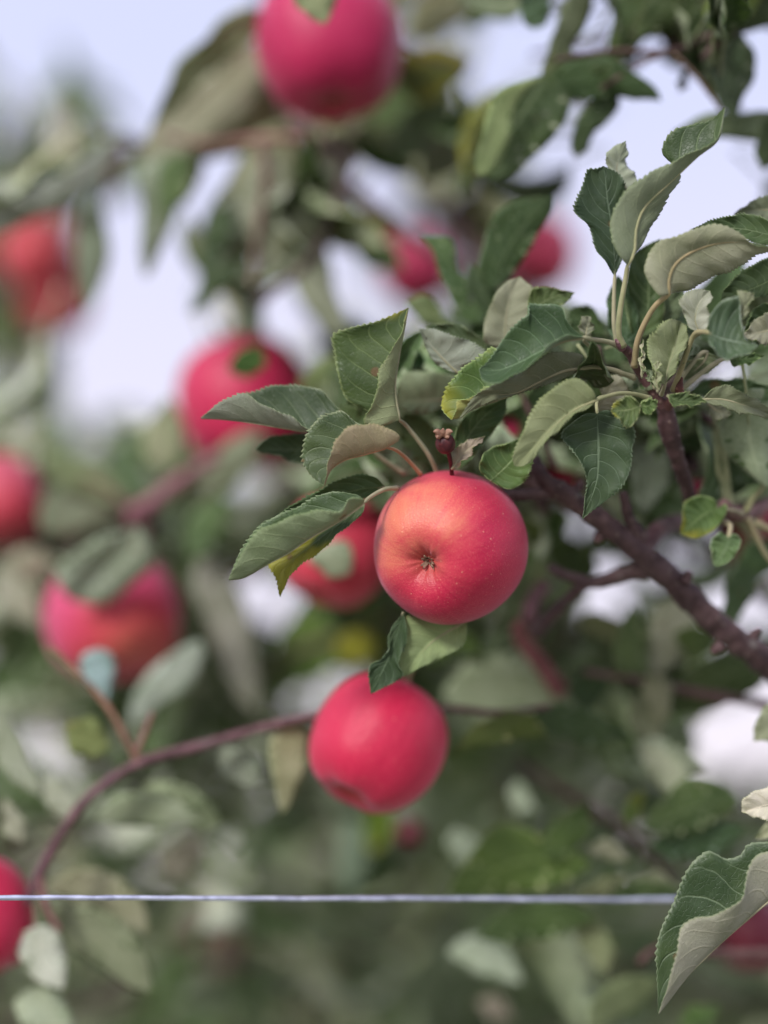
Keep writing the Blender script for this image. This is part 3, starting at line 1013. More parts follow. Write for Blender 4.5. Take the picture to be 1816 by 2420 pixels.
# L1 folded leaf with yellowed tip edge
L('F1', .985, (965, 610), [(948, 520), (945, 440), (962, 330), (985, 210)], (1006, 93),
  [(880, 600), (800, 560), (718, 510), (682, 400), (664, 300), (655, 222), (720, 190), (850, 158)],
  [(880, 640), (806, 622), (832, 555), (858, 470), (868, 395), (905, 335), (968, 210)], 't', -4, 9, tint=(.95, 1.05, .75), yel=.17, pet=[ROS, (1100, 770), (1000, 640)], petz=1.005, wave=.8)
# L2 leaf pointing left
L('F1', .992, (690, 570), [(560, 655), (440, 648), (300, 625), (150, 607)], (48, 602),
  [(640, 510), (600, 473), (490, 448), (400, 450), (300, 480), (180, 512)],
  [(600, 640), (530, 645), (430, 580), (330, 530), (255, 494), (180, 508), (110, 545)], 't', -6, 9, pet=[(990, 860), (850, 760), (740, 620)], petz=1.02)
# L3 leaf with pinkish folded half
L('F1', .972, (908, 737), [(800, 770), (715, 795), (650, 840)], (618, 914),
  [(860, 680), (765, 620), (700, 568), (620, 590), (550, 655), (518, 740), (516, 800), (560, 870)],
  [(965, 690), (930, 655), (850, 636), (760, 630), (705, 655), (660, 750), (627, 830)], 't', -5, 9, tint=(.92, .95, .9), ut=(1.25, .98, .9), pet=[(1065, 862), (1000, 790), (950, 750)], petz=.995, pcol=(1.2, .72, .62), petr=1.0)
# L4
L('F1', 1.012, (640, 735), [(520, 748), (420, 748)], (300, 746), [(600, 690), (520, 676), (420, 680), (345, 703)], [(600, 800), (515, 808), (430, 785), (350, 763)], 't', 2, 2, tint=(.95, 1, .95))
# L5 big lower left leaf folded over
L('F1', .968, (800, 992), [(700, 1066), (610, 1120), (540, 1162), (450, 1226), (340, 1285), (250, 1335)], (176, 1348),
  [(800, 972), (735, 968), (690, 1030), (560, 1034), (480, 1046), (400, 1080), (310, 1130), (255, 1195), (205, 1280)],
  [(780, 960), (720, 948), (640, 946), (560, 972), (480, 1018), (390, 1060), (310, 1110), (240, 1200)], 'u', 9, -4, tint=(.85, .9, .75), ut=(.92, .95, .8),
  pet=[(955, 925), (900, 930), (840, 960)], petz=.99)
# L6 behind it
L('F1', .992, (900, 918), [(760, 935), (600, 995), (400, 1075)], (268, 1165), [(850, 872), (760, 868), (650, 900), (560, 960), (430, 1030), (330, 1092)],
  [(830, 960), (650, 1040), (500, 1090), (350, 1140)], 't', 3, 0, tint=(.85, 1.05, .75))
# L7 yellow spotted tip under it
L('F1', .985, (805, 1000), [(690, 1090), (560, 1190), (450, 1290)], (415, 1428), [(720, 1040), (560, 1140), (430, 1220), (355, 1270), (395, 1340)],
  [(790, 1040), (700, 1125), (600, 1212), (500, 1292), (445, 1350)], 't', -3, 2, tint=(1.0, 1.05, .9), yel=.62)
# L8 grey leaf right of L1
L('F1', .995, (1240, 395), [(1190, 350), (1120, 275)], (1058, 190), [(1345, 330), (1368, 300), (1300, 253), (1200, 215), (1120, 192)],
  [(1200, 385), (1125, 340), (1085, 262)], 'u', 5, 0, tint=(1.15, 1.15, 1.15), pet=[(1330, 520), (1290, 450)], petz=1.02)
L('F1', 1.006, (1395, 300), [(1300, 250), (1190, 215)], (1085, 180), [(1340, 235), (1260, 182), (1170, 165)], [(1350, 310), (1250, 280), (1150, 235)], 't', 2, 0)
# L9
L('F1', 1.022, (1195, 512), [(1100, 520), (1020, 525)], (940, 520), [(1240, 430), (1180, 395), (1080, 388), (980, 405)], [(1150, 560), (1060, 580), (980, 560)], 'u', 4, 0, tint=(.85, .95, .75))
L('F1', 1.035, (1150, 830), [(1080, 720), (1020, 640)], (985, 580), [(1040, 800), (975, 720), (965, 630)], [(1160, 740), (1130, 650), (1060, 590)], 't', 2, 2, tint=(1.2, 1.25, 1.1))
L('F1', 1.05, (1100, 850), [(1000, 800), (920, 770)], (840, 760), [(1020, 760), (930, 720)], [(1030, 860), (930, 840)], 'u', 2, 2, tint=(.9, 1.0, .8))
L('F1', 1.02, (860, 740), [(770, 660), (720, 600)], (690, 540), [(760, 740), (690, 640)], [(860, 660), (780, 560)], 't', 2, 2, tint=(1.3, 1.35, 1.1))
L('F1', 1.03, (1010, 860), [(960, 760)], (900, 700), [(930, 840), (880, 760)], [(1020, 780), (960, 700)], 'u', 2, 2, tint=(.9, 1.0, .75))
L('F1', 1.03, (1060, 400), [(1000, 330)], (960, 240), [(990, 380), (940, 300)], [(1080, 330), (1020, 250)], 't', 2, 2, tint=(1.6, 1.75, 1.8))
L('F1', 1.045, (1400, 620), [(1300, 590)], (1150, 600), [(1310, 520), (1200, 540)], [(1330, 660), (1220, 660)], 'u', 2, 2, tint=(1.1, 1.15, .9))
L('F1', 1.03, (1150, 470), [(1090, 440)], (1010, 390), [(1110, 400), (1040, 370)], [(1090, 490), (1020, 450)], 't', 2, 2, tint=(1.4, 1.5, 1.2))
L('F2', 1.03, (780, 1330), [(680, 1250)], (560, 1220), [(700, 1180), (600, 1170)], [(690, 1310), (590, 1290)], 't', 2, 2, tint=(1.1, 1.2, .9))
L('F2', 1.03, (760, 1500), [(700, 1440)], (600, 1400), [(740, 1400), (640, 1360)], [(700, 1510), (620, 1460)], 't', 2, 2, tint=(.9, 1.0, .9))
# L10 yellow green leaf with a wavy grey lower flap
L('G3', .978, (990, 1050), [(880, 1100), (760, 1145), (600, 1205), (500, 1275)], (400, 1295),
  [(960, 860), (800, 652), (690, 702), (560, 800), (460, 900), (370, 1000), (318, 1130), (335, 1230)],
  [(960, 1000), (870, 1010), (790, 1022), (680, 1045), (550, 1100), (475, 1165), (430, 1260)], 't', -4, 6, tint=(1.0, 1.15, .7), yel=.28, wave=2.2)
# L11 big green leaf, lower half catching the sky
L('G3', .962, (1600, 560), [(1420, 590), (1220, 690), (1000, 800), (820, 860)], (655, 850),
  [(1500, 480), (1440, 400), (1410, 300), (1340, 262), (1220, 262), (1112, 262), (1105, 345), (1030, 405), (930, 500), (870, 580), (800, 690), (735, 775)],
  [(1530, 540), (1430, 540), (1340, 605), (1230, 695), (1100, 805), (960, 912), (820, 975), (700, 945)], 't', 0, 12, tint=(.95, 1.1, .95), pet=[(1938, 662), (1860, 615), (1760, 590), (1680, 580)], petz=.982, petr=1.4, wave=.8)
# L12 olive underside below it
L('G3', .972, (1570, 840), [(1420, 860), (1200, 960), (980, 1060), (700, 1100)], (480, 1290),
  [(1590, 720), (1480, 700), (1300, 700), (1150, 790), (1000, 900), (820, 980), (640, 1060)],
  [(1480, 900), (1250, 990), (1000, 1070), (800, 1130), (600, 1210)], 'u', 3, 0, tint=(.8, .83, .72), pet=[(2060, 925), (1960, 890), (1850, 850), (1700, 825)], petz=.99, petr=1.4)
L('G3', .966, (1600, 590), [(1620, 520)], (1640, 370), [(1585, 540), (1560, 440), (1600, 380)], [(1660, 560), (1680, 470), (1665, 390)], 'u', 2, 2, tint=(1.0, 1.02, .95), pet=[(1700, 690), (1650, 640)], petz=.98)
# L13 pale upright leaf behind
L('F2', 1.005, (225, 1400), [(220, 1260), (245, 1120)], (297, 1003), [(110, 1370), (96, 1310), (130, 1195), (160, 1105), (225, 1040)], [(330, 1370), (400, 1230), (385, 1090), (340, 1040)], 'u', 3, 3, tint=(1.25, 1.2, 1.05))
L('F2', 1.0, (340, 1230), [(420, 1150), (510, 1110)], (600, 1095), [(350, 1130), (375, 1070), (490, 1072)], [(440, 1220), (530, 1160)], 't', 2, 2, tint=(1.15, 1.2, 1.0))
# L14 tall folded leaf
L('F2', .965, (890, 945), [(925, 860), (935, 740), (985, 620), (1120, 490), (1270, 350), (1385, 255)], (1424, 76),
  [(850, 900), (808, 820), (804, 700), (838, 590), (910, 500), (1000, 442), (1110, 400), (1200, 348), (1310, 285), (1390, 225)],
  [(950, 850), (1010, 740), (1120, 580), (1170, 430), (1080, 330), (1100, 260), (1150, 205), (1230, 178), (1340, 148)], 'u', 7, -7, tint=(.86, .9, .72),
  pet=[(868, 1390), (840, 1310), (850, 1180), (880, 1010)], petz=.978, petr=1.5, pcol=(1.05, 1.1, .95), teeth=34)
# L15 dark leaf left of it
L('F2', .985, (820, 1002), [(815, 880), (800, 720), (775, 560)], (760, 400), [(770, 930), (712, 850), (690, 740), (620, 680), (593, 625), (640, 520), (668, 422), (710, 416)],
  [(860, 900), (880, 720), (880, 560), (850, 450)], 't', 3, 0, tint=(.78, .9, 1.0), pet=[(830, 1370), (815, 1270), (815, 1120)], petz=.99, pcol=(1.2, 1.2, 1.2))
L('F2', .99, (900, 560), [(850, 470), (828, 400)], (880, 262), [(945, 495), (905, 420), (880, 380), (884, 320)], [(850, 530), (800, 420), (766, 345), (810, 300)], 'u', -3, 3, tint=(1.3, 1.3, 1.2))
# L17 big rolled pale leaf at right, with heart base
L('F2', .962, (1118, 1100), [(1110, 1030), (1150, 935), (1250, 865), (1400, 820), (1560, 820)], (1700, 850),
  [(1060, 1110), (1000, 1025), (984, 945), (1060, 815), (1150, 785), (1260, 740), (1390, 724), (1480, 752), (1590, 825)],
  [(1150, 1095), (1220, 1075), (1340, 1020), (1500, 945), (1620, 885)], 'u', 4, -9, tint=(1.05, 1.05, .98), pet=[(925, 1500), (950, 1340), (1030, 1180)], petz=.985, petr=1.6, pcol=(1.15, .98, .85), bulge=.18)
L('F2', .985, (1720, 790), [(1500, 742)], (1240, 745), [(1660, 700), (1570, 668), (1480, 668), (1370, 690)], [(1650, 830), (1500, 800), (1350, 780)], 't', 2, 2, tint=(1.0, 1.1, 1.0))
L('F2', 1.0, (1750, 650), [(1600, 640)], (1470, 668), [(1700, 560), (1660, 560), (1560, 600), (1500, 640)], [(1700, 710), (1600, 690), (1540, 680)], 'u', 2, 2, tint=(.9, .95, .8))
L('F2', .99, (1720, 1000), [(1600, 1060)], (1400, 1140), [(1700, 900), (1560, 950), (1430, 1060)], [(1700, 1080), (1560, 1130)], 't', 2, 2, tint=(.8, .85, .6))
L('F2', 1.0, (1740, 1100), [(1640, 1160)], (1500, 1290), [(1700, 1030), (1560, 1130)], [(1720, 1190), (1610, 1250)], 'u', 2, 2, tint=(.8, .9, .65))
# L20, L21 leaves behind the stalks
L('F2', 1.005, (960, 1345), [(1000, 1200), (1005, 1050), (1005, 900)], (1068, 798), [(905, 1300), (880, 1150), (886, 1000), (920, 890), (1000, 830)], [(1050, 1290), (1090, 1180), (1070, 1000), (1070, 880)], 't', 2, 2, tint=(1.25, 1.35, 1.15))
L('F2', 1.005, (865, 1420), [(890, 1250), (880, 1120)], (835, 1000), [(800, 1320), (778, 1180), (795, 1080)], [(945, 1330), (935, 1200), (895, 1080)], 't', 2, 3, tint=(.8, .95, .95))
L('F2', 1.01, (990, 1400), [(1070, 1250), (1130, 1150)], (1200, 1080), [(1010, 1250), (1080, 1130), (1140, 1085)], [(1080, 1330), (1170, 1230), (1200, 1150)], 'u', 2, 2, tint=(.75, .85, .6))
# L22.. young leaves at the spur tip
L('F2', .968, (1290, 1315), [(1262, 1240), (1285, 1150)], (1342, 1084), [(1230, 1290), (1205, 1210), (1168, 1150), (1210, 1100), (1265, 1076)], [(1335, 1312), (1325, 1200), (1350, 1140)], 'u', 2, 8, tint=(1.4, 1.4, 1.5), pet=[(1170, 1620), (1190, 1480), (1240, 1350)], petz=.985, petr=1.2)
L('F2', .952, (1335, 1312), [(1400, 1345), (1490, 1365)], (1604, 1382), [(1335, 1240), (1385, 1160), (1440, 1126), (1500, 1130), (1508, 1250), (1535, 1348)], [(1345, 1390), (1400, 1440), (1460, 1452), (1550, 1425)], 't', 2, 5, tint=(1.3, 1.35, 1.7), pet=[(1140, 1630), (1190, 1490), (1250, 1330), (1300, 1308)], petz=.985, petr=1.5, pcol=(1.0, .95, .8))
L('F2', .956, (1512, 1300), [(1515, 1200)], (1585, 1098), [(1500, 1240), (1500, 1150), (1500, 1088)], [(1530, 1240), (1560, 1160)], 'u', 2, 2, tint=(1.2, 1.2, 1.0))
L('F2', .985, (1720, 1290), [(1620, 1310)], (1522, 1330), [(1680, 1205), (1640, 1210), (1560, 1275)], [(1660, 1370), (1580, 1355)], 'u', 2, 2, tint=(1.0, .95, .9))
L('F2', .99, (1700, 1210), [(1600, 1300)], (1530, 1400), [(1640, 1150), (1550, 1240)], [(1660, 1300), (1600, 1390)], 't', 2, 2, tint=(.8, .95, .7))
L('F2', .975, (1095, 1600), [(1110, 1510), (1145, 1400)], (1178, 1250), [(1030, 1550), (1004, 1420), (1015, 1330), (1070, 1268), (1130, 1240)], [(1150, 1510), (1195, 1400), (1222, 1300)], 'u', 8, 6, tint=(.95, 1.05, .8), pet=[(1075, 1650), (1085, 1625)], petz=.985)
L('F2', .968, (1055, 1640), [(1050, 1560)], (1068, 1465), [(1035, 1600), (1035, 1530), (1040, 1480)], [(1070, 1590), (1065, 1520)], 'u', 1, 3, tint=(1.3, 1.35, 1.1), teeth=8)
L('F2', .97, (1040, 1620), [(1010, 1560)], (978, 1498), [(1015, 1590), (990, 1530)], [(1035, 1580), (1005, 1520)], 'u', 1, 2, tint=(1.3, 1.35, 1.1), teeth=8)
L('F2', .975, (970, 1560), [(965, 1480)], (975, 1350), [(960, 1500), (960, 1420)], [(980, 1500), (980, 1420)], 'u', 1, 1, tint=(1.6, 1.5, 1.4), teeth=0)
L('F2', .99, (1440, 1445), [(1520, 1460)], (1640, 1440), [(1480, 1420), (1560, 1425)], [(1470, 1490), (1560, 1480)], 't', 1, 1, tint=(1.0, 1.2, .9), pet=[(1150, 1650), (1260, 1560), (1370, 1480)], petz=.985, petr=1.5)
L('F2', .99, (1330, 1420), [(1300, 1480)], (1200, 1570), [(1400, 1460), (1330, 1530)], [(1250, 1440), (1220, 1500)], 'u', 1, 1, tint=(.8, .9, .6), pet=[(1140, 1640), (1200, 1540), (1290, 1430)], petz=.985, petr=1.4)
# small leaves at the foot of the spur
L('F2', .965, (1105, 1655), [(1170, 1690), (1250, 1690)], (1325, 1692), [(1160, 1645), (1230, 1648), (1290, 1668)], [(1130, 1700), (1200, 1715), (1270, 1705)], 't', 1, 2, tint=(1.5, 1.6, 1.3), teeth=14)
L('F2', .962, (962, 1715), [(890, 1735)], (798, 1742), [(935, 1680), (895, 1664), (830, 1692)], [(945, 1780), (895, 1830), (840, 1785)], 't', 2, 2, tint=(1.5, 1.5, 1.25), yel=.2, teeth=16)
L('F2', .964, (950, 1715), [(1000, 1715)], (1055, 1685), [(980, 1685), (1020, 1678)], [(985, 1760), (1035, 1740)], 't', 1, 1, tint=(1.5, 1.6, 1.2), teeth=10)
# L28, L29 leaves right of the spur
L('F2', .978, (1300, 1677), [(1420, 1680), (1560, 1720)], (1720, 1775), [(1345, 1625), (1430, 1605), (1520, 1640), (1640, 1710)], [(1345, 1700), (1460, 1735), (1600, 1770)], 'u', 3, 2, tint=(.95, .95, .75), pet=[(1130, 1665), (1220, 1668)], petz=.985)
L('F2', 1.01, (1220, 1640), [(1400, 1600)], (1720, 1640), [(1280, 1595), (1360, 1568), (1520, 1570), (1640, 1595)], [(1320, 1660), (1500, 1690), (1640, 1690)], 't', 2, 2, tint=(1.25, 1.35, 1.2))
L('F2', 1.0, (1330, 1700), [(1380, 1740)], (1460, 1760), [(1400, 1700)], [(1360, 1790), (1420, 1780)], 'u', 1, 1, tint=(1.0, 1.0, .95))
# L30 olive leaf with pale back, tip down left
L('F2', .962, (720, 1680), [(600, 1735), (480, 1830), (370, 1950)], (272, 2046), [(700, 1630), (640, 1575), (570, 1568), (460, 1630), (370, 1740), (300, 1880), (262, 1985)],
  [(670, 1725), (560, 1792), (470, 1885), (400, 1965), (330, 2040)], 'u', 4, 2, tint=(.95, 1.0, .68), pet=[(1010, 1672), (930, 1650), (850, 1645), (780, 1660)], petz=.985, petr=1.2, pcol=(.95, 1.0, .85))
# L31 dark hanging leaf
L('F8', .975, (838, 155), [(842, 360), (828, 500)], (766, 664), [(780, 160), (720, 200), (672, 248), (690, 300), (745, 375), (792, 470), (776, 570)],
  [(880, 140), (950, 170), (1018, 240), (1005, 330), (1000, 410), (965, 495), (900, 560), (820, 620)], 't', 3, 2, tint=(.72, .85, .92), pet=[(900, 70), (850, 80), (835, 110)], petz=.982, petr=1.0, pcol=(1.3, 1.35, 1.2), arch=3)
L('F2', .995, (720, 1745), [(770, 1650)], (832, 1543), [(735, 1660), (765, 1570)], [(850, 1720), (895, 1650), (870, 1575)], 'u', 2, 2, tint=(1.5, 1.35, 1.2))
# L34.. leaves between front apple and L30
L('F1', .998, (1240, 835), [(1265, 720), (1350, 600)], (1463, 510), [(1218, 760), (1240, 625), (1340, 555)], [(1290, 800), (1375, 690), (1445, 600)], 't', 3, 2, tint=(1.15, 1.25, .95))
L('F1', .985, (1208, 838), [(1270, 760)], (1362, 684), [(1205, 770), (1260, 718)], [(1250, 815), (1310, 745)], 'u', 1, 3, tint=PINK)
L('F1', .99, (1385, 892), [(1465, 815), (1530, 740)], (1545, 690), [(1338, 845), (1345, 780), (1400, 738), (1480, 712)], [(1470, 930), (1545, 885), (1578, 810), (1575, 740)], 't', 3, 2, tint=(1.2, 1.35, .95))
L('F1', 1.02, (1230, 800), [(1180, 700)], (1160, 620), [(1190, 780), (1150, 700)], [(1250, 720), (1230, 640)], 't', 1, 1, tint=(1.0, 1.2, .9))
# L39 leaves under the front apple
L('D', .995, (872, 1322), [(848, 1400)], (802, 1499), [(842, 1370), (833, 1420), (798, 1440)], [(880, 1370), (862, 1430), (868, 1462)], 't', 2, 2, tint=(.8, .95, .9))
L('D', 1.0, (1010, 1340), [(930, 1390)], (872, 1462), [(940, 1330), (870, 1335), (857, 1395), (862, 1440)], [(1000, 1395), (930, 1432)], 'u', 3, 2, tint=(1.05, 1.28, .8))
# small heart leaves on the right
sm = dl([(1660, 1085), (1620, 1110), (1585, 1105), (1560, 1085)], [1.06, 1.045, 1.035, 1.03])
tube('spur', sm, [12 * k1, 15 * k1, 16 * k1, 12 * k1], M_BARK, fb, 10, 30, .2, 5, color=(2.4, 2.3, 2.1, 1))
tube('twig', dl([(1540, 1120), (1600, 1090), (1660, 1085)], [1.11, 1.08, 1.06]), [10 * k1, 9 * k1, 11 * k1], M_BARK, fb, 8, 16, .1)
L('F8', 1.015, (1412, 612), [(1340, 650)], (1238, 738), [(1400, 572), (1330, 551), (1265, 580), (1245, 660)], [(1460, 600), (1450, 650), (1390, 725), (1310, 757)], 't', 2, 2, tint=(1.5, 1.6, 1.1), yel=.42, pet=[(1540, 640), (1490, 622)], petz=1.03, petr=1.0, teeth=0)
L('F8', 1.012, (1470, 752), [(1460, 800)], (1402, 892), [(1430, 728), (1392, 760), (1384, 830)], [(1500, 735), (1527, 770), (1505, 830), (1450, 882)], 't', 2, 2, tint=(1.7, 1.8, 1.7), yel=.15, pet=[(1455, 680), (1478, 700)], petz=1.02, petr=1.4, teeth=0, pcol=(1.2, 1.1, 1.1))
for pts_, c_ in (([(1550, 630), (1590, 560), (1660, 480), (1720, 430)], (.9, .95, .75)), ([(1480, 610), (1468, 520), (1440, 300), (1400, 190)], (.85, .95, .8)),
                 ([(1455, 600), (1445, 500), (1420, 430), (1415, 330), (1400, 240)], (.9, 1.0, .85)), ([(1560, 660), (1600, 740), (1640, 820), (1700, 900)], (1.0, .95, .85)), ([(1600, 680), (1660, 710), (1740, 760)], (1.1, 1.05, .95))):
    tube('leaf_stalk', [at('F8', p, 1.035 + .002 * i) for i, p in enumerate(pts_)], [.0019, .0014, .0012], M_PET, fb, 8, 24, color=(*c_, 1))
L('F8', 1.045, (1400, 190), [(1500, 180), (1600, 250)], (1700, 400), [(1480, 150), (1600, 170), (1690, 260)], [(1420, 260), (1500, 300), (1620, 380)], 't', 2, 2, tint=(.9, 1.0, .85), hi=False)
L('F8', 1.05, (1700, 460), [(1600, 400)], (1430, 440), [(1650, 330), (1540, 320), (1460, 380)], [(1640, 500), (1540, 500)], 't', 2, 2, tint=(1.0, 1.15, 1.1), hi=False)
L('F8', 1.06, (1700, 250), [(1560, 350)], (1490, 560), [(1600, 230), (1480, 350), (1450, 470)], [(1680, 380), (1580, 500)], 't', 2, 2, tint=(.75, .85, .7), hi=False)
L('F8', 1.06, (1180, 190), [(1280, 250)], (1380, 330), [(1250, 190), (1350, 230)], [(1180, 260), (1280, 330)], 't', 2, 2, tint=(1.2, 1.25, 1.3), hi=False)
L('F8', 1.075, (1000, 300), [(1080, 450)], (1060, 640), [(1180, 330), (1200, 460), (1130, 580)], [(1000, 420), (1010, 560)], 'u', 2, 2, tint=(.55, .62, .62), hi=False)

# ------------------------------------------------------------------ shoot at the lower right edge
rs = thing('apple_branch', at('D', (1800, 2050), 1.0), 'leafy shoot entering at the lower right edge with one large sharp folded leaf', 'branch')
tube('twig', dl([(1800, 2050), (1770, 1960), (1745, 1850), (1735, 1700), (1730, 1560)], [1.0, .99, .985, .985, .985]), [.004, .0036, .0032, .0028, .002], M_BARK, rs, 10, 40, .12, 8)
leaf(rs, 'F7', .972, (1790, 870), [(1660, 968), (1545, 1068), (1425, 1178), (1315, 1290), (1240, 1385)], (1186, 1458),
     [(1760, 770), (1660, 758), (1600, 780), (1562, 870), (1535, 955), (1440, 1030), (1350, 1042), (1284, 1090), (1258, 1190), (1225, 1340)],
     [(1780, 720), (1660, 712), (1575, 722), (1540, 768), (1480, 785), (1430, 760), (1390, 755), (1310, 830), (1250, 975), (1188, 1120), (1178, 1260)],
     'u', 12, -6, tint=(.85, .92, .92), ut=(1.38, 1.2, 1.2), pet=[(1880, 780), (1840, 830)], wave=1.0, teeth=44, bulge=.08)
leaf(rs, 'F7', .985, (1760, 560), [(1660, 555)], (1546, 584), [(1700, 450), (1660, 482), (1590, 500), (1550, 528)], [(1700, 650), (1650, 622), (1590, 598)], 'u', 3, 3, tint=(2.2, 2.0, 2.2), pet=[(1800, 540)])
leaf(rs, 'F7', 1.03, (1760, 150), [(1680, 200)], (1596, 278), [(1680, 110), (1610, 180)], [(1700, 270), (1640, 275)], 'u', 2, 2, tint=(1.0, 1.0, .8), hi=False)
leaf(rs, 'F7', 1.02, (1800, 620), [(1720, 640)], (1600, 700), [(1740, 590), (1650, 640)], [(1740, 690), (1660, 700)], 'u', 2, 2, tint=(1.2, 1.2, 1.0), hi=False)


def cluster(label, root_px, z, limbs, leaves, z2=None, cat='branch', group='blurred apple branches further back'):
    """a nearer blurred branch: limbs [(pts, radii px, tint)], leaves as argument tuples for leaf()"""
    root = thing('apple_branch', at('D', root_px, z), label, cat, group)
    for pts, rad, tint, *dz in limbs:
        dz = dz[0] if dz else 0.0
        tube('limb' if rad[0] > 9 else 'twig', [at('D', p, z + dz) for p in pts], [r * px(z) for r in rad], M_BARK, root, 10, 10 * len(pts), .1, 9, color=(*tint, 1))
    for lf in leaves:
        f, dz, base, mid, tip, A, B, fA, kw = lf
        kw = dict(kw)
        leaf(root, f, z + dz * .001, base, mid, tip, A, B, fA, kw.pop('za', 3), kw.pop('zb', -3), hi=False, **kw)
    return root


G = lambda a, b, c: (a, b, c)
# ---- upper right dark clusters against the sky
cluster('dark leafy branch hanging into the bright sky at upper right', (1700, -60), 1.075,
        [([(1700, -60), (1560, 60), (1450, 110), (1330, 110), (1200, 130)], [9, 8, 7, 6, 5], (1.1, 1, .9)),
         ([(1450, 110), (1380, 140), (1300, 190)], [5, 5, 4], (1.5, 1.4, 1.2)),
         ([(1450, 110), (1500, 160), (1560, 240)], [4, 4, 3], (2.2, 2.4, 1.8))], [
    ('F4', 14, (1420, -40), [(1330, 40)], (1180, 100), [(1300, -40), (1200, 20)], [(1400, 60), (1280, 130)], 't', dict(tint=(1.1, 1.15, .8))),
    ('F4', 20, (1560, -40), [(1460, 40)], (1340, 130), [(1440, -30), (1350, 50)], [(1560, 60), (1440, 140)], 'u', dict(tint=(.55, .6, .42))),
    ('F4', 16, (1560, 60), [(1460, 120)], (1390, 230), [(1450, 60), (1380, 150)], [(1540, 150), (1440, 240)], 't', dict(tint=(.9, 1.0, .75))),
    ('F4', 10, (1120, 180), [(1000, 250)], (890, 330), [(1010, 190), (900, 250)], [(1080, 300), (960, 360)], 't', dict(tint=(.8, .95, .65))),
    ('F4', 14, (960, 150), [(900, 260)], (880, 360), [(890, 180), (860, 280)], [(980, 250), (930, 350)], 'u', dict(tint=(.55, .62, .42))),
    ('F4', 4, (1560, 100), [(1560, 220)], (1500, 330), [(1480, 140), (1450, 240)], [(1620, 220), (1560, 320)], 't', dict(tint=(.75, .8, .65))),
    ('F4', 0, (905, 300), [(1050, 285)], (1284, 355), [(950, 232), (1090, 198), (1180, 250), (1262, 305)], [(980, 348), (1100, 342), (1200, 348)], 't', dict(tint=(.75, .9, .6))),
    ('F4', 8, (1130, 320), [(1060, 420)], (985, 558), [(1050, 345), (985, 430), (966, 510)], [(1135, 385), (1070, 450), (1020, 525)], 't', dict(tint=(.7, .8, .7))),
    ('F4', -4, (885, 255), [(800, 390), (715, 520)], (636, 628), [(745, 300), (690, 350), (668, 480), (640, 570)], [(965, 370), (900, 490), (830, 555), (745, 628)], 't', dict(tint=(1.2, 1.3, 1.2), za=8)),
    ('F4', -16, (880, 262), [(740, 370)], (632, 622), [(720, 310), (680, 380), (636, 540)], [(790, 340), (760, 460), (700, 600)], 'u', dict(tint=(1.0, 1.1, .62))),
    ('F4', 12, (1020, -30), [(950, 120)], (878, 225), [(950, 0), (890, 160)], [(1045, 20), (1000, 120), (930, 215)], 'u', dict(tint=(.55, .6, .45))),
    ('F4', 6, (1260, -30), [(1170, 90)], (1088, 202), [(1125, -10), (1112, 90)], [(1230, 80), (1170, 190)], 't', dict(tint=(1, 1.05, .8))),
    ('F4', 10, (1300, -30), [(1250, 60)], (1160, 190), [(1200, -20), (1170, 90)], [(1330, 40), (1250, 120)], 'u', dict(tint=(.5, .55, .4))),
    ('F4', 4, (1370, -40), [(1290, 40)], (1200, 150), [(1270, -20), (1200, 70)], [(1350, 60), (1270, 110)], 't', dict(tint=(1.0, 1.0, .75))),
    ('F4', 8, (1480, 20), [(1420, 110)], (1375, 190), [(1400, 30), (1360, 110)], [(1490, 90), (1450, 180)], 't', dict(tint=(.9, .95, .75))),
    ('F4', 2, (1480, 50), [(1500, 220)], (1550, 432), [(1420, 130), (1448, 260), (1500, 380)], [(1575, 130), (1618, 258), (1572, 340)], 't', dict(tint=(.7, .75, .65))),
    ('F4', -6, (1640, -50), [(1550, 30)], (1468, 104), [(1500, -30), (1438, 20), (1446, 80)], [(1620, 30), (1530, 96)], 'u', dict(tint=(.85, 1.0, .35), yel=.3)),
    ('F4', 6, (1700, -20), [(1620, 40)], (1530, 110), [(1620, -20), (1550, 40)], [(1690, 70), (1600, 110)], 't', dict(tint=(.9, .9, .7))),
    ('F4', 14, (1740, 380), [(1560, 430)], (1320, 470), [(1600, 395), (1440, 400)], [(1660, 490), (1500, 485)], 'u', dict(tint=(.7, .8, .6))),
    ('F4', 8, (1720, 400), [(1670, 480)], (1640, 600), [(1640, 430), (1615, 540)], [(1740, 480), (1690, 570)], 't', dict(tint=(.8, .85, .6))),
    ('F4', 18, (850, -50), [(838, 30)], (835, 104), [(790, -20), (795, 70)], [(890, 0), (885, 80)], 't', dict(tint=(1.5, 1.6, 1.7))),
    ('F4', 10, (1370, 240), [(1355, 290)], (1345, 325), [(1345, 280)], [(1375, 300)], 't', dict(tint=(.7, .6, .5)))])

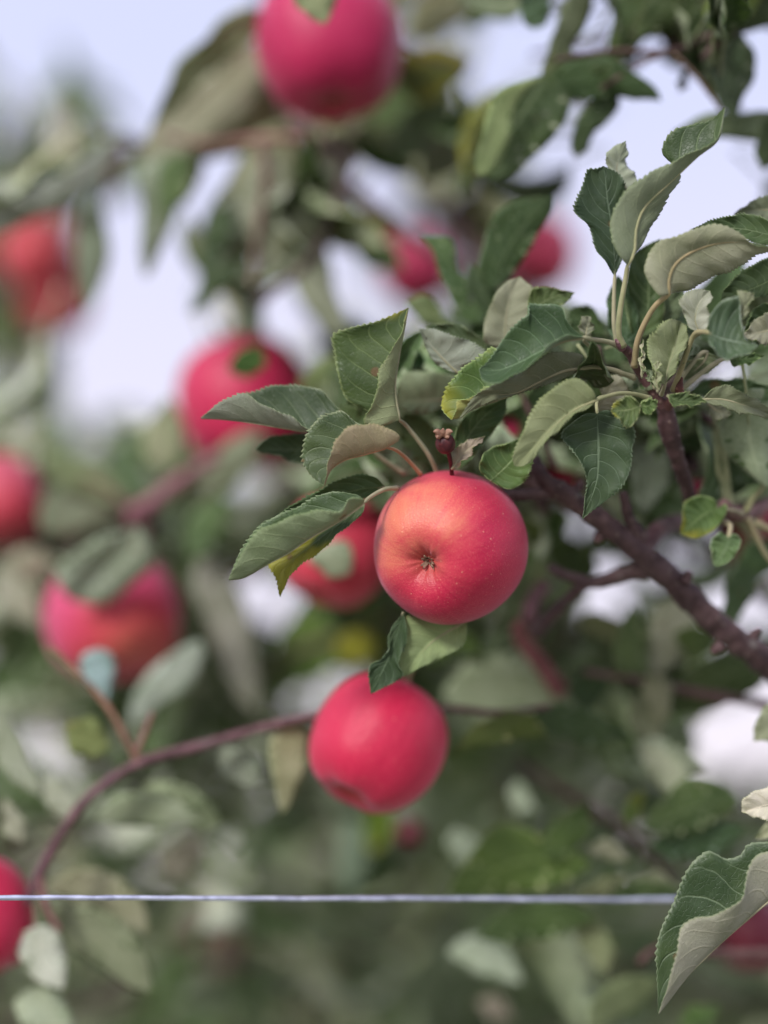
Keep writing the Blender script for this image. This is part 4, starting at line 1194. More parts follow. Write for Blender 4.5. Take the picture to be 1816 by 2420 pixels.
# ---- leaves just behind the clusters, centre
cluster('slim upright blurred green leaves on a twig behind the central leaf cluster', (1080, 760), 1.058,
        [([(1200, 1010), (1140, 880), (1080, 760), (1060, 690)], [7, 6, 5, 3], (1.3, 1.2, 1.1))], [
    ('F4', 0, (690, 1020), [(740, 880), (820, 770)], (907, 690), [(638, 960), (662, 850), (698, 750), (780, 703)], [(745, 985), (825, 870), (900, 740)], 't', dict(tint=(.9, 1.1, .8))),
    ('F4', 6, (650, 1140), [(600, 1010), (525, 900)], (436, 826), [(580, 1110), (515, 980), (470, 870)], [(685, 1080), (645, 1000), (565, 940), (545, 840)], 't', dict(tint=(1.05, 1.25, .95))),
    ('F4', 20, (560, 1180), [(480, 1090)], (380, 1060), [(470, 1040)], [(520, 1170), (440, 1130)], 'u', dict(tint=(.8, .95, .6))),
    ('F4', 15, (600, 1190), [(680, 1100)], (760, 1040), [(640, 1080), (720, 1020)], [(660, 1170), (740, 1110)], 't', dict(tint=(1, 1.2, .9)))])

# ---- upper left bough
cluster('drooping bough with grey green leaves hanging against the sky at upper left', (820, 470), 1.20,
        [([(960, 560), (850, 480), (740, 385), (690, 300), (620, 250), (560, 190)], [9, 12, 14, 13, 11, 8], (4.6, 4.4, 4.7), .06),
         ([(690, 300), (560, 300), (430, 310), (350, 290)], [10, 9, 7, 5], (3.6, 3.0, 2.6)),
         ([(560, 300), (575, 380), (560, 480), (545, 620)], [8, 7, 6, 5], (2.6, 2.4, 2.1))], [
    ('F3', 10, (-80, 960), [(200, 830), (400, 720)], (565, 572), [(-20, 850), (220, 765), (370, 680), (480, 595)], [(0, 1000), (200, 895), (350, 835), (450, 725)], 'u', dict(tint=(1.57, 1.50, 1.59))),
    ('F3', 60, (290, 770), [(285, 600)], (262, 415), [(190, 640), (215, 540)], [(375, 650), (320, 500)], 'u', dict(tint=(1.5, 1.32, 1.4))),
    ('F3', -10, (1140, 60), [(960, 190), (800, 350)], (648, 566), [(1080, 30), (950, 85), (868, 185), (768, 270), (705, 410)], [(1120, 140), (1000, 250), (885, 335), (780, 450)], 'u', dict(tint=(1.07, 1.17, 0.87), za=10)),
    ('F3', 12, (1140, 160), [(950, 370)], (590, 700), [(1000, 230), (820, 400), (650, 560)], [(1150, 400), (1010, 570), (800, 690)], 'u', dict(tint=(1.45, 1.30, 1.15))),
    ('F3', 20, (1180, 300), [(1020, 540)], (860, 700), [(1050, 330), (900, 520)], [(1200, 480), (1080, 640)], 'u', dict(tint=(1.21, 1.02, 0.77))),
    ('F3', 5, (740, 660), [(700, 900)], (625, 1200), [(610, 720), (615, 900), (605, 1080)], [(830, 720), (765, 920), (665, 1150)], 'u', dict(tint=(1.07, 1.11, 1.01))),
    ('F3', -4, (790, 660), [(760, 780)], (700, 960), [(700, 700), (680, 820)], [(840, 740), (780, 880)], 't', dict(tint=(1.71, 1.72, 1.51))),
    ('F3', 30, (400, 830), [(410, 1080)], (362, 1365), [(345, 900), (330, 1100), (345, 1290)], [(440, 880), (475, 1100), (425, 1260)], 'u', dict(tint=(0.88, 0.93, 0.84))),
    ('F3', 20, (1180, 820), [(980, 1000)], (870, 1250), [(1080, 800), (930, 890), (880, 1050)], [(1200, 920), (1050, 1020), (940, 1130)], 'u', dict(tint=(1.07, 1.08, 1.04))),
    ('F3', 8, (1070, 1120), [(960, 1220)], (812, 1355), [(960, 1140), (870, 1220)], [(1040, 1180), (950, 1270), (880, 1340)], 't', dict(tint=(1.43, 1.42, 1.42))),
    ('F3', 8, (1000, 900), [(920, 1050)], (860, 1230), [(930, 900), (880, 1030)], [(1020, 960), (950, 1110)], 't', dict(tint=(1.43, 1.50, 1.51))),
    ('F3', 26, (1090, 1130), [(1085, 1300)], (1075, 1470), [(1040, 1250), (1030, 1400)], [(1145, 1250), (1125, 1400)], 'u', dict(tint=(0.86, 0.87, 0.81))),
    ('F3', 6, (1180, 640), [(1160, 880)], (1170, 1190), [(1060, 740), (1040, 900), (1100, 1080)], [(1260, 760), (1265, 950), (1230, 1100)], 'u', dict(tint=(1.35, 1.27, 1.14))),
    ('F3', 0, (1300, 850), [(1350, 1120)], (1500, 1460), [(1240, 950), (1280, 1250), (1400, 1420)], [(1400, 950), (1430, 1200), (1490, 1350)], 'u', dict(tint=(1.03, 1.05, 0.97))),
    ('F3', 25, (1180, 380), [(900, 520)], (640, 660), [(960, 400), (740, 520)], [(1120, 540), (860, 660)], 'u', dict(tint=(1.38, 1.25, 1.12))),
    ('F3', 22, (1230, 520), [(1140, 760)], (1040, 1000), [(1080, 600), (1020, 820)], [(1280, 720), (1160, 920)], 'u', dict(tint=(1.29, 1.30, 1.12))),
    ('F3', 30, (1260, 480), [(1160, 560)], (960, 640), [(1120, 470), (1000, 560)], [(1180, 640), (1060, 680)], 'u', dict(tint=(1.20, 1.20, 1.01))),
    ('F3', 40, (1330, 640), [(1320, 820)], (1260, 1020), [(1240, 720), (1220, 900)], [(1400, 780), (1340, 960)], 'u', dict(tint=(1.10, 1.15, 0.95))),
    ('F3', -115, (1300, -60), [(1360, 20)], (1405, 108), [(1260, -20), (1320, 60)], [(1450, -30), (1435, 50)], 'u', dict(tint=(0.92, 1.00, 0.69))),
    ('F3', 34, (1210, 740), [(1050, 930)], (890, 1150), [(1000, 770), (875, 960)], [(1210, 960), (1040, 1140)], 'u', dict(tint=(1.0, 1.0, .9))),
    ('F3', 30, (1150, 560), [(1110, 820)], (1080, 1110), [(1000, 740), (980, 940)], [(1220, 780), (1180, 980)], 'u', dict(tint=(1.05, 1.0, .85))),
    ('F3', 20, (860, 640), [(790, 760)], (690, 900), [(740, 650), (660, 790)], [(880, 740), (800, 880)], 'u', dict(tint=(1.1, 1.05, .95))),
    ('F3', 24, (1290, 860), [(1320, 1080)], (1420, 1350), [(1220, 960), (1260, 1180)], [(1390, 1000), (1440, 1200)], 't', dict(tint=(1.3, 1.35, 1.1))),
    ('F3', 16, (420, 760), [(380, 850)], (365, 940), [(370, 790)], [(440, 840)], 'u', dict(tint=(1.43, 1.50, 1.68)))])

# ---- top middle, beside the top apple
cluster('olive and yellowing leaves on the shaded twig right of the top apple', (1080, 120), 1.23,
        [([(1010, 140), (960, 130), (900, 110), (820, 60)], [4, 6, 6, 5], (1.4, 1.2, 1))], [
    ('F4', 0, (330, 250), [(470, 260)], (624, 208), [(370, 190), (480, 158), (560, 180)], [(400, 350), (490, 350), (590, 275)], 't', dict(tint=(1.3, 1.1, .6), yel=.55)),
    ('F4', 10, (660, -20), [(520, 50)], (400, 110), [(560, -20), (440, 30)], [(600, 70), (480, 120)], 'u', dict(tint=(.9, .8, .6))),
    ('F4', 5, (690, 60), [(640, 70)], (590, 80), [(640, 40)], [(640, 100)], 't', dict(tint=(1.2, 1.4, .7))),
    ('F4', 25, (560, 330), [(430, 450)], (330, 560), [(430, 360), (340, 450)], [(540, 440), (430, 560)], 'u', dict(tint=(.55, .65, .45))),
    ('F4', 15, (640, 400), [(560, 520)], (430, 640), [(530, 420), (440, 540)], [(640, 520), (540, 620)], 'u', dict(tint=(.65, .62, .48))),
    ('F4', 5, (350, 800), [(200, 790)], (60, 800), [(250, 740), (140, 740)], [(270, 850), (150, 850)], 't', dict(tint=(1.6, 1.3, .7), yel=.6)),
    ('F4', 0, (200, 870), [(290, 880)], (375, 950), [(280, 830), (350, 880)], [(240, 930), (320, 950)], 't', dict(tint=(1.6, 1.7, 1.6))),
    ('F4', 30, (420, 600), [(300, 560)], (180, 480), [(340, 520), (240, 470)], [(340, 620), (220, 560)], 't', dict(tint=(.8, 1.0, .6)))])

# ---- left, around the grey rolled leaf and the pinkish twig
cluster('blurred pinkish twig with pale grey green leaves at left above the apple', (450, 980), 1.24,
        [([(470, 985), (400, 1030), (330, 1085), (285, 1115), (310, 1170)], [14, 15, 18, 20, 10], (3.0, 2.1, 2.5)),
         ([(290, 1115), (240, 1060), (180, 1030)], [8, 6, 5], (2.4, 2.2, 1.8)), ([(300, 1120), (330, 1200), (400, 1300)], [8, 7, 5], (1.8, 1.6, 1.5))], [
    ('F5', -60, (600, 990), [(470, 1130)], (300, 1310), [(440, 1040), (280, 1140), (250, 1230)], [(680, 1120), (600, 1220), (450, 1330)], 'u', dict(tint=(1.55, 1.6, 1.5), za=12, bulge=.25)),
    ('F5', 0, (560, 900), [(370, 780)], (165, 735), [(480, 760), (330, 690), (220, 690)], [(420, 880), (290, 840), (200, 780)], 'u', dict(tint=(0.98, 1.12, 0.79))),
    ('F5', 8, (540, 930), [(300, 900)], (175, 1010), [(400, 830), (240, 830), (170, 920)], [(420, 1000), (280, 1050)], 'u', dict(tint=(1.10, 1.18, 0.98))),
    ('F5', 0, (710, 740), [(690, 600)], (730, 430), [(620, 690), (635, 560)], [(800, 680), (790, 540)], 'u', dict(tint=(1.28, 1.30, 1.04))),
    ('F5', 5, (620, 880), [(560, 780)], (490, 660), [(520, 840), (470, 740)], [(640, 800), (570, 700)], 't', dict(tint=(1.6, 1.7, 1.7))),
    ('F5', 0, (1000, 870), [(900, 1000)], (820, 1160), [(900, 880), (800, 1000)], [(980, 980), (900, 1100)], 't', dict(tint=(2.0, 2.3, 2.2))),
    ('F5', 20, (850, 880), [(1000, 760)], (1150, 560), [(860, 760), (1000, 620)], [(960, 860), (1100, 720)], 'u', dict(tint=(0.98, 1.06, 0.98))),
    ('F5', 15, (860, 1120), [(980, 1360), (1060, 1600)], (1110, 1800), [(830, 1250), (910, 1450), (1010, 1700)], [(990, 1190), (1080, 1400), (1120, 1640)], 'u', dict(tint=(1.22, 1.18, 1.28))),
    ('F5', 25, (760, 1100), [(860, 1350)], (980, 1720), [(740, 1250), (830, 1500)], [(900, 1250), (960, 1500)], 't', dict(tint=(1.2, 1.2, 1.0))),
    ('F5', -115, (430, 1520), [(425, 1620)], (455, 1760), [(350, 1560), (370, 1660)], [(495, 1560), (490, 1660)], 'u', dict(tint=(1.34, 1.65, 2.07))),
    ('F5', 10, (220, 1130), [(100, 1180)], (-40, 1220), [(140, 1080), (30, 1130)], [(160, 1230), (40, 1280)], 'u', dict(tint=(1.59, 1.47, 1.34))),
    ('F5', 5, (180, 1420), [(90, 1330)], (-30, 1210), [(150, 1280), (40, 1180)], [(120, 1420), (0, 1350)], 'u', dict(tint=(1.83, 1.77, 1.83)))])

# ---- arching twig at lower left
cluster('thin arching purple twig crossing the lower left towards the middle apple', (60, 1930), 1.085,
        [([(60, 1950), (95, 1870), (140, 1790), (200, 1715), (300, 1648), (420, 1615), (540, 1580), (640, 1555), (760, 1535), (960, 1530), (1080, 1540), (1190, 1525)],
          [11, 10, 11, 10, 12, 9.5, 10, 9, 8, 7, 7, 5], (1.7, 1.4, 1.6)),
         ([(300, 1648), (275, 1600), (220, 1510), (110, 1400)], [8, 7, 7, 8], (3.2, 3.0, 2.0)), ([(290, 1640), (310, 1590), (330, 1540)], [7, 6, 5], (3.0, 2.4, 2.0)),
         ([(85, 1890), (100, 1960), (130, 2010)], [9, 8, 5], (3, 2.4, 2.2))], [
    ('F5', 95, (560, 1850), [(700, 1690)], (870, 1480), [(590, 1700), (720, 1560)], [(680, 1780), (830, 1680), (880, 1560)], 'u', dict(tint=(1.9, 1.9, 1.95))),
    ('F6', 5, (1260, 385), [(1240, 560)], (1218, 775), [(1165, 450), (1185, 640)], [(1335, 430), (1330, 560), (1260, 720)], 'u', dict(tint=(1.52, 1.42, 1.10))),
    ('F6', 20, (180, 1180), [(420, 1300)], (660, 1550), [(350, 1160), (520, 1235), (640, 1390)], [(220, 1290), (400, 1430), (560, 1525)], 'u', dict(tint=(1.04, 1.06, 0.83))),
    ('F6', 0, (185, 1245), [(170, 1390)], (275, 1535), [(80, 1300), (65, 1350), (150, 1490)], [(260, 1300), (290, 1440)], 'u', dict(tint=(2.07, 1.89, 1.89))),
    ('F6', 10, (130, 1520), [(220, 1640)], (320, 1800), [(60, 1600), (150, 1750)], [(250, 1540), (320, 1680)], 'u', dict(tint=(1.40, 1.42, 1.22))),
    ('F6', 30, (190, 1090), [(420, 1080)], (640, 1300), [(340, 1005), (510, 1050), (625, 1170)], [(300, 1160), (480, 1230)], 'u', dict(tint=(1.16, 1.12, 0.98))),
    ('F6', 20, (180, 700), [(80, 560)], (-30, 300), [(40, 620), (-40, 450)], [(160, 600), (60, 380)], 'u', dict(tint=(1.46, 1.47, 1.34))),
    ('F6', 25, (330, 800), [(260, 700)], (170, 620), [(240, 780), (170, 680)], [(330, 700), (240, 620)], 'u', dict(tint=(1.59, 1.53, 1.46))),
    ('F6', 20, (400, 800), [(620, 760)], (880, 810), [(520, 690), (720, 690)], [(560, 830), (760, 830)], 'u', dict(tint=(1.46, 1.47, 1.22))),
    ('F6', 40, (620, 640), [(760, 760)], (960, 830), [(760, 640), (900, 720)], [(650, 760), (820, 840)], 'u', dict(tint=(1.22, 1.30, 0.98))),
    ('F6', 30, (520, 620), [(440, 560)], (330, 560), [(460, 520), (380, 520)], [(460, 620), (380, 610)], 'u', dict(tint=(1.46, 1.42, 1.46))),
    ('F6', 15, (960, 480), [(1030, 580)], (1130, 640), [(1060, 500), (1130, 560)], [(950, 580), (1050, 660)], 'u', dict(tint=(1.34, 1.36, 1.34))),
    ('F6', 15, (480, 490), [(380, 440)], (280, 400), [(420, 370), (330, 370)], [(400, 540), (300, 500)], 'u', dict(tint=(0.73, 0.83, 0.43), yel=.3)),
    ('F6', 60, (960, 820), [(1000, 880)], (1010, 960), [(930, 870)], [(1070, 880)], 'u', dict(tint=(2.1, 2.2, 2.4))),  # bluish white leaf added as a bright blurred disc, brightness put into its tint
    ('F6', 90, (860, 860), [(800, 950)], (700, 1040), [(780, 880), (700, 960)], [(880, 960), (800, 1060)], 'u', dict(tint=(1.1, .9, .85))),
    ('F6', 12, (100, 900), [(60, 830)], (20, 700), [(20, 860)], [(110, 800)], 'u', dict(tint=(1.46, 1.42, 1.34)))])

# ---- lower right nearer leaves
cluster('blurred olive green leaf cluster behind the wire at lower right', (1490, 1990), 1.11,
        [([(1760, 2060), (1640, 2060), (1520, 2060), (1480, 2055), (1420, 2050), (1380, 2080)], [12, 12, 11, 10, 10, 8], (1.4, 1.2, 1.1)),
         ([(1570, 2060), (1500, 1980), (1440, 1890), (1360, 1800), (1230, 1720), (1120, 1640)], [13, 12, 11, 12, 10, 8], (.9, .7, .7), .09)], [
    ('F7', 10, (900, 800), [(620, 790), (440, 860)], (270, 940), [(760, 720), (600, 655), (480, 640), (370, 770)], [(820, 880), (600, 935), (400, 945)], 't', dict(tint=(1.6, 1.6, .9))),
    ('F7', 5, (700, 790), [(800, 670)], (875, 540), [(680, 700), (780, 590)], [(800, 770), (890, 660)], 't', dict(tint=(1.5, 1.6, 1.0))),
    ('F7', -30, (640, 160), [(460, 230)], (290, 330), [(540, 150), (400, 210)], [(700, 250), (580, 270), (420, 300)], 't', dict(tint=(1.2, 1.1, .6))),
    ('F7', -10, (640, 150), [(800, 200)], (1080, 262), [(780, 110), (960, 180)], [(680, 230), (860, 290), (990, 280)], 't', dict(tint=(1.0, 1.15, 1.0))),
    ('F7', 0, (1080, 280), [(1220, 350)], (1400, 395), [(1180, 260), (1320, 330)], [(1120, 380), (1260, 430)], 'u', dict(tint=(1.7, 1.7, 1.55))),
    ('F7', 0, (1100, 290), [(1230, 410)], (1300, 565), [(1230, 310), (1320, 430)], [(1130, 400), (1220, 500)], 'u', dict(tint=(1.7, 1.7, 1.55))),
    ('F7', -10, (1540, 530), [(1350, 560)], (1110, 660), [(1440, 450), (1300, 440), (1180, 560)], [(1460, 610), (1280, 690)], 't', dict(tint=(.95, 1.05, .85))),
    ('F7', 0, (1560, 640), [(1340, 720)], (1130, 740), [(1420, 620), (1240, 660)], [(1480, 740), (1280, 790)], 't', dict(tint=(1.1, 1.3, 1.2))),
    ('F7', 0, (1180, -30), [(1190, 100)], (1195, 235), [(1120, 20), (1135, 130)], [(1240, 30), (1240, 140)], 'u', dict(tint=(.95, .85, .65))),
    ('F7', 10, (1080, 60), [(1130, 170)], (1190, 290), [(1060, 150), (1090, 260)], [(1160, 130), (1200, 230)], 'u', dict(tint=(1.3, 1.3, 1.05))),
    ('F7', 60, (270, 1180), [(430, 1180)], (600, 1320), [(400, 1110), (540, 1180)], [(360, 1260), (500, 1310)], 'u', dict(tint=(2.2, 2.3, 2.3))),
    ('F7', 80, (540, 480), [(600, 520)], (660, 580), [(590, 460)], [(560, 570)], 'u', dict(tint=(2.4, 2.5, 2.5))),  # whitish leaf put in for a bright blurred disc; its tint carries the light
    ('F7', 90, (300, 650), [(330, 720)], (350, 830), [(270, 730)], [(420, 720)], 'u', dict(tint=(1.8, 1.9, 1.8))),  # another bright disc, made by the pale tint of an added leaf
    ('F7', 90, (840, 1330), [(880, 1360)], (920, 1400), [(870, 1320)], [(860, 1400)], 'u', dict(tint=(1.7, 1.9, 1.8))),
    ('F7', 110, (560, 1480), [(480, 1430)], (400, 1400), [(500, 1380)], [(460, 1480)], 'u', dict(tint=(1.3, 1.0, 1.05))),
    ('F7', 20, (900, 1540), [(1020, 1390)], (1190, 1300), [(900, 1400), (1050, 1290)], [(1000, 1490), (1150, 1400)], 'u', dict(tint=(.7, .78, .5))),
    ('F7', 10, (920, 1040), [(680, 1030)], (400, 1130), [(760, 970), (520, 1010)], [(780, 1110), (560, 1150)], 't', dict(tint=(.85, 1.0, .7))),
    ('F7', 20, (1280, 1520), [(1360, 1450)], (1450, 1420), [(1310, 1430)], [(1400, 1500)], 't', dict(tint=(2.0, 2.2, 1.4))),
    ('F7', 0, (1060, 800), [(960, 740)], (870, 740), [(980, 700)], [(960, 790)], 'u', dict(tint=(1.3, 1.2, 1.1))),
    ('F7', 0, (1060, 860), [(960, 920)], (830, 930), [(970, 860)], [(980, 950)], 'u', dict(tint=(1.0, 1.0, .7))),
    ('F7', 0, (1070, 880), [(1180, 880)], (1300, 930), [(1180, 840)], [(1160, 930)], 'u', dict(tint=(.8, .85, .7))),
    ('F7', 0, (1050, 660), [(1080, 560)], (1120, 480), [(1040, 560)], [(1110, 580)], 't', dict(tint=(1.8, 1.8, 1.0), yel=.4)),
    ('F7', -20, (1300, 920), [(1180, 930)], (1000, 900), [(1160, 880)], [(1160, 980)], 't', dict(tint=(.9, 1.0, .8))),
    ('F7', 20, (820, 1060), [(900, 1120)], (960, 1290), [(920, 1050), (1000, 1180)], [(830, 1130), (890, 1230)], 'u', dict(tint=(.8, .85, .6)))])

# ---- right middle, behind the diagonal branch
cluster('blurred green leaf cluster behind and beneath the diagonal branch at right', (1600, 1500), 1.12,
        [([(1760, 1560), (1640, 1520), (1520, 1500), (1380, 1470), (1260, 1450)], [12, 11, 10, 8, 6], (1.4, 1.2, 1.2))], [
    ('F8', 10, (1230, 1050), [(1180, 1230)], (1085, 1430), [(1120, 1090), (1080, 1250)], [(1320, 1130), (1320, 1250), (1200, 1380)], 'u', dict(tint=(1.25, 1.12, 1.0))),
    ('F8', 0, (1420, 1250), [(1320, 1270)], (1205, 1215), [(1360, 1190), (1270, 1180)], [(1330, 1340), (1240, 1290)], 't', dict(tint=(1.2, 1.3, .9))),
    ('F8', -30, (1560, 880), [(1510, 1050)], (1425, 1210), [(1480, 920), (1440, 1080)], [(1600, 980), (1530, 1130)], 't', dict(tint=(.95, 1.05, .85))),
    ('F8', -20, (1700, 760), [(1620, 880)], (1500, 980), [(1560, 780), (1500, 900)], [(1680, 900), (1580, 980)], 't', dict(tint=(.9, 1.1, .9))),
    ('F8', 10, (1700, 1330), [(1450, 1420)], (1150, 1610), [(1540, 1270), (1300, 1370), (1180, 1500)], [(1620, 1470), (1400, 1580)], 't', dict(tint=(.95, 1.0, .7))),
    ('F8', 10, (760, 1340), [(830, 1440)], (760, 1580), [(730, 1400), (700, 1500)], [(890, 1380), (890, 1470), (830, 1560)], 't', dict(tint=(.85, 1.0, .8))),
    ('D', 40, (1250, 1530), [(1100, 1490)], (950, 1500), [(1170, 1420), (1020, 1425)], [(1150, 1560), (1030, 1560)], 'u', dict(tint=(1.6, 1.7, 1.4))),
    ('F8', 0, (1040, 1480), [(1000, 1250)], (1000, 1080), [(930, 1400), (930, 1220)], [(1090, 1350), (1060, 1170)], 't', dict(tint=(.9, .95, .7))),
    ('F8', 25, (820, 960), [(700, 880)], (620, 740), [(690, 940), (600, 840)], [(830, 860), (720, 760)], 't', dict(tint=(.95, 1.0, .55))),
    ('F8', -20, (470, 660), [(530, 740)], (570, 760), [(500, 660), (570, 700)], [(500, 760), (550, 790)], 't', dict(tint=(1.1, 1.1, .6))),
    ('F8', 30, (300, 1330), [(180, 1260)], (0, 1370), [(200, 1210), (60, 1270)], [(200, 1320), (80, 1370)], 't', dict(tint=(1.2, 1.4, .7))),
    ('F8', 30, (1180, 660), [(1080, 700)], (900, 800), [(1080, 640), (960, 700)], [(1100, 760), (980, 800)], 't', dict(tint=(.7, .75, .45))),
    ('F8', 20, (620, 1120), [(700, 1060)], (800, 960), [(640, 1050), (740, 950)], [(700, 1100), (790, 1040)], 'u', dict(tint=(.8, .95, .55))),
    ('F8', 40, (470, 1160), [(400, 1260)], (310, 1330), [(380, 1170), (300, 1260)], [(470, 1240), (380, 1330)], 'u', dict(tint=(.7, .85, .6))),
    ('F8', 20, (1040, 1240), [(900, 1200)], (740, 1160), [(920, 1140), (800, 1110)], [(900, 1260), (780, 1220)], 'u', dict(tint=(.7, .75, .5)))])

# ---- green haze of leaves right behind the middle apple
cluster('soft green leaves with one yellow leaf between the two middle apples', (560, 1430), 1.30,
        [([(520, 1500), (620, 1420), (740, 1370), (860, 1330)], [9, 8, 7, 5], (1.4, 1.3, 1.1))], [
    ('F5', 0, (1650, 1330), [(1420, 1450)], (1180, 1600), [(1500, 1280), (1340, 1330), (1210, 1450)], [(1610, 1480), (1450, 1600), (1260, 1660)], 't', dict(tint=(1.6, 1.9, 1.0))),
    ('F5', 20, (1640, 1240), [(1480, 1280)], (1260, 1370), [(1520, 1210), (1360, 1270)], [(1560, 1350), (1400, 1400)], 't', dict(tint=(1.4, 1.7, .9))),
    ('F5', -60, (1640, 1500), [(1550, 1510)], (1440, 1530), [(1580, 1450), (1490, 1460)], [(1580, 1580), (1500, 1580)], 't', dict(tint=(2.4, 2.4, 1.0), yel=.98)),
    ('F5', -185, (1420, 1060), [(1400, 1130)], (1510, 1200), [(1500, 1060), (1530, 1140)], [(1330, 1120), (1400, 1200), (1460, 1215)], 'u', dict(tint=(1.45, 1.5, 1.3))),
    ('F6', -40, (1680, 740), [(1600, 820)], (1600, 940), [(1600, 750), (1570, 860)], [(1700, 830), (1650, 920)], 't', dict(tint=(1.8, 2.0, .5), yel=.5)),
    ('F6', 0, (1500, 780), [(1560, 900)], (1500, 1140), [(1470, 860), (1460, 1020)], [(1600, 860), (1580, 1020)], 'u', dict(tint=(1.1, 1.3, 1.2))),
    ('F5', -120, (1480, 260), [(1400, 330)], (1290, 400), [(1400, 260), (1330, 320)], [(1430, 370), (1350, 420)], 'u', dict(tint=(.9, 1.0, .55))),
    ('F5', -150, (1120, 210), [(1060, 290)], (1010, 340), [(1030, 240), (990, 310)], [(1150, 290), (1080, 350)], 't', dict(tint=(1.3, 1.8, .8)))])

# ------------------------------------------------------------------ branches further back that fill the picture
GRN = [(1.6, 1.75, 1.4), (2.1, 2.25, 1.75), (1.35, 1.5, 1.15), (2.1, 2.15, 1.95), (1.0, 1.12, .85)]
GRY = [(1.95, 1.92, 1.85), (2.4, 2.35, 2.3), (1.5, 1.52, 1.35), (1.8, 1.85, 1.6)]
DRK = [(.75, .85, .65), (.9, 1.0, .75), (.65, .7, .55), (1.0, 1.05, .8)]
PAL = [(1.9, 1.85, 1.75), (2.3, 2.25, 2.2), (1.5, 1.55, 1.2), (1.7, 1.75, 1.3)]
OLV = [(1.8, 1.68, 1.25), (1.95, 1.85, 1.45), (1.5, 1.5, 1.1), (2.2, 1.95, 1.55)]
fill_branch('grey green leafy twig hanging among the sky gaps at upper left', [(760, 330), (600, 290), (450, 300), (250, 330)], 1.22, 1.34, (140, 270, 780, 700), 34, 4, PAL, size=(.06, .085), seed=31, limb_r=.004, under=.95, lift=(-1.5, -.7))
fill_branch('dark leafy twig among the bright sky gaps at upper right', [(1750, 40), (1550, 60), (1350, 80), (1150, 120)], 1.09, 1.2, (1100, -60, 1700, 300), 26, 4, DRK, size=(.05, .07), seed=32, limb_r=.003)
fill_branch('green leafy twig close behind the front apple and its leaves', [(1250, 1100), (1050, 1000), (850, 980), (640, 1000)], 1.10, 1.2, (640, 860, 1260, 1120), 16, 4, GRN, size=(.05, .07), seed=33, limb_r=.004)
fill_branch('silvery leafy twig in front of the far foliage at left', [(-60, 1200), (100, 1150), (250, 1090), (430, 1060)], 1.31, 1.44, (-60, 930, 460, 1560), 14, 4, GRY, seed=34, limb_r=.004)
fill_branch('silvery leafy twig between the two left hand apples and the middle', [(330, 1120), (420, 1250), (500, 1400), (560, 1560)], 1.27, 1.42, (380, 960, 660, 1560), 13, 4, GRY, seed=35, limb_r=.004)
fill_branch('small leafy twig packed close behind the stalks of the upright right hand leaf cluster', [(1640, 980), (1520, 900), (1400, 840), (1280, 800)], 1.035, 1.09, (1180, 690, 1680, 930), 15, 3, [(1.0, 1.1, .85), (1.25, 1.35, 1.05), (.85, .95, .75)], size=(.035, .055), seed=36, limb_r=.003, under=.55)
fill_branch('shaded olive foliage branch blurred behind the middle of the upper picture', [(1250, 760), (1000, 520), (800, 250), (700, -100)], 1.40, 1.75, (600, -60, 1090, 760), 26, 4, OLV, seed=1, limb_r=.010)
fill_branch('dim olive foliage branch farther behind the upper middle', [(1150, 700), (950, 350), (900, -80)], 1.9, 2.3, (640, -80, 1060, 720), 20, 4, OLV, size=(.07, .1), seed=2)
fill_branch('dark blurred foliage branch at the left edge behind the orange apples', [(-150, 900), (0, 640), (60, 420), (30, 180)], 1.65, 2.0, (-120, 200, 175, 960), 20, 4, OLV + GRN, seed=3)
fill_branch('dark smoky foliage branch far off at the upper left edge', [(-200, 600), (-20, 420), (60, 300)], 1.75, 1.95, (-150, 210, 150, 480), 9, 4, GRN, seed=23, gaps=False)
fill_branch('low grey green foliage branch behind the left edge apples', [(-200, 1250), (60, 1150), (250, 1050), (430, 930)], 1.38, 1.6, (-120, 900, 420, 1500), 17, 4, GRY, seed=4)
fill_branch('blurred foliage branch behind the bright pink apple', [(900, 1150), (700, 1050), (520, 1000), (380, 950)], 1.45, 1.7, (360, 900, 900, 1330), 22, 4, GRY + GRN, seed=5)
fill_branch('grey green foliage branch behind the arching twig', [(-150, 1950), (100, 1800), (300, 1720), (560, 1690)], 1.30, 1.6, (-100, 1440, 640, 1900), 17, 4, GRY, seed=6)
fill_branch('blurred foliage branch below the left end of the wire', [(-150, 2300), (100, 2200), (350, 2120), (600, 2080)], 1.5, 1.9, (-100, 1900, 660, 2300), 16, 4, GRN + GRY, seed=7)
fill_branch('blurred foliage branch beneath the low middle apple', [(500, 2350), (700, 2150), (850, 1950), (950, 1750)], 1.55, 1.95, (500, 1680, 1100, 2280), 17, 4, GRN, seed=8)
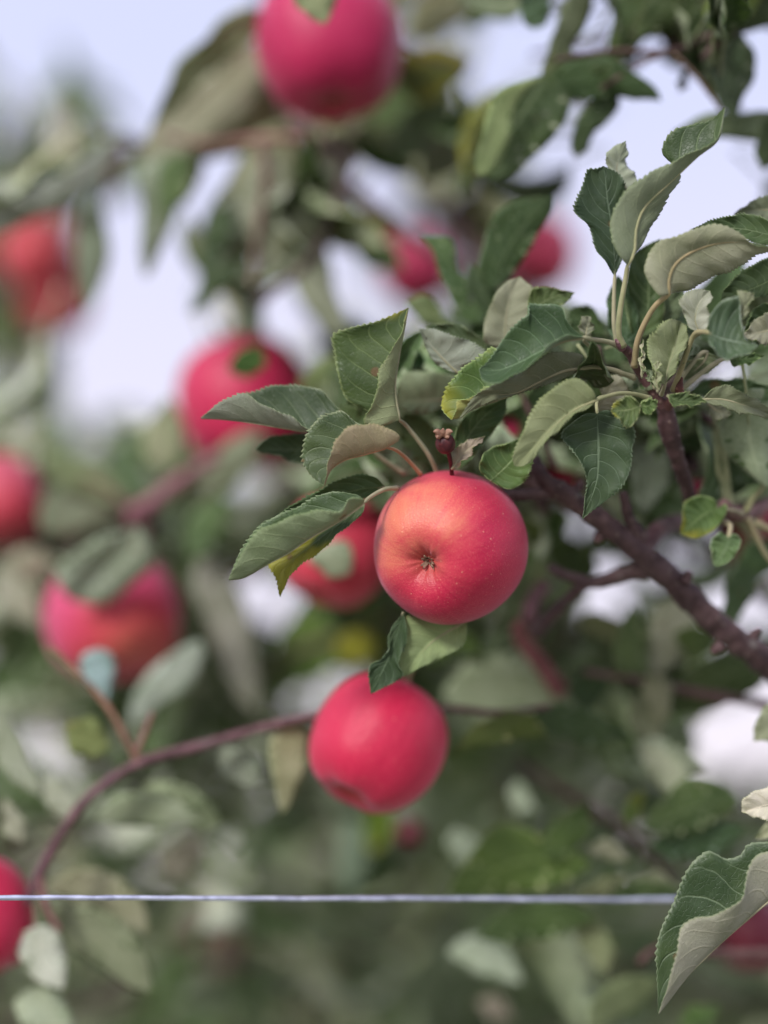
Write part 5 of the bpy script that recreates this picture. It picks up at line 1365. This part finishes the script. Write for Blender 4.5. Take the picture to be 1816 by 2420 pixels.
fill_branch('dark green foliage branch at lower right under the wire', [(1800, 2250), (1500, 2150), (1250, 2080), (1050, 2100)], 1.5, 1.85, (1000, 1900, 1720, 2290), 17, 4, GRN, seed=9)
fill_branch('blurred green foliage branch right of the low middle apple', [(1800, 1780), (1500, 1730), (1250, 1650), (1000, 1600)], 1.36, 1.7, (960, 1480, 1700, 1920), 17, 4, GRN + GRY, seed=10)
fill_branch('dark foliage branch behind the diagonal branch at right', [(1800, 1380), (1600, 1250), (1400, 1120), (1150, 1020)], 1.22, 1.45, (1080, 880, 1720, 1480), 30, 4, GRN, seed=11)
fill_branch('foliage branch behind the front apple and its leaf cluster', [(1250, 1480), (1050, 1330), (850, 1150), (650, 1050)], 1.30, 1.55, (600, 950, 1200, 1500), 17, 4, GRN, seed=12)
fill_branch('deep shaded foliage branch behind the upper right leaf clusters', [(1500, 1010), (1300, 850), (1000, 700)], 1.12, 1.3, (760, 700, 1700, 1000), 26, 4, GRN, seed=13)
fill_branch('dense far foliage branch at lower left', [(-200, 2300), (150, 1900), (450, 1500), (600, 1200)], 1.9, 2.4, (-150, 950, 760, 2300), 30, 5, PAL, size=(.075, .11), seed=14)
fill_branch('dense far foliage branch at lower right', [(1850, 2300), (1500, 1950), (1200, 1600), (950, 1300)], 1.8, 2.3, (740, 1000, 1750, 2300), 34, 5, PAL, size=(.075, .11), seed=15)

# ------------------------------------------------------------------ trellis wire
zl, zr = .978, 1.066
pL, pR = at('D', (-30, 1939), zl), at('D', (1500, 1943), zr)
d = (pR - pL)
pts = [pL + d * t for t in [-1.2 + .02 * i for i in range(181)]]
pts = [p + Vector((0, 0, .0007 * mnoise.noise(p * 9) + .0003 * mnoise.noise(p * 60))) for p in pts]
V, F = tube_geo([p - pts[0] for p in pts], [.00132 * (1 + .18 * mnoise.noise(p * 210)) for p in pts], 10)
w = link('trellis_wire', mesh('trellis_wire', V, F, [M_WIRE]), None, pts[0])
tag(w, 'thin pale galvanised trellis wire stretched across the lower part of the picture', 'wire')
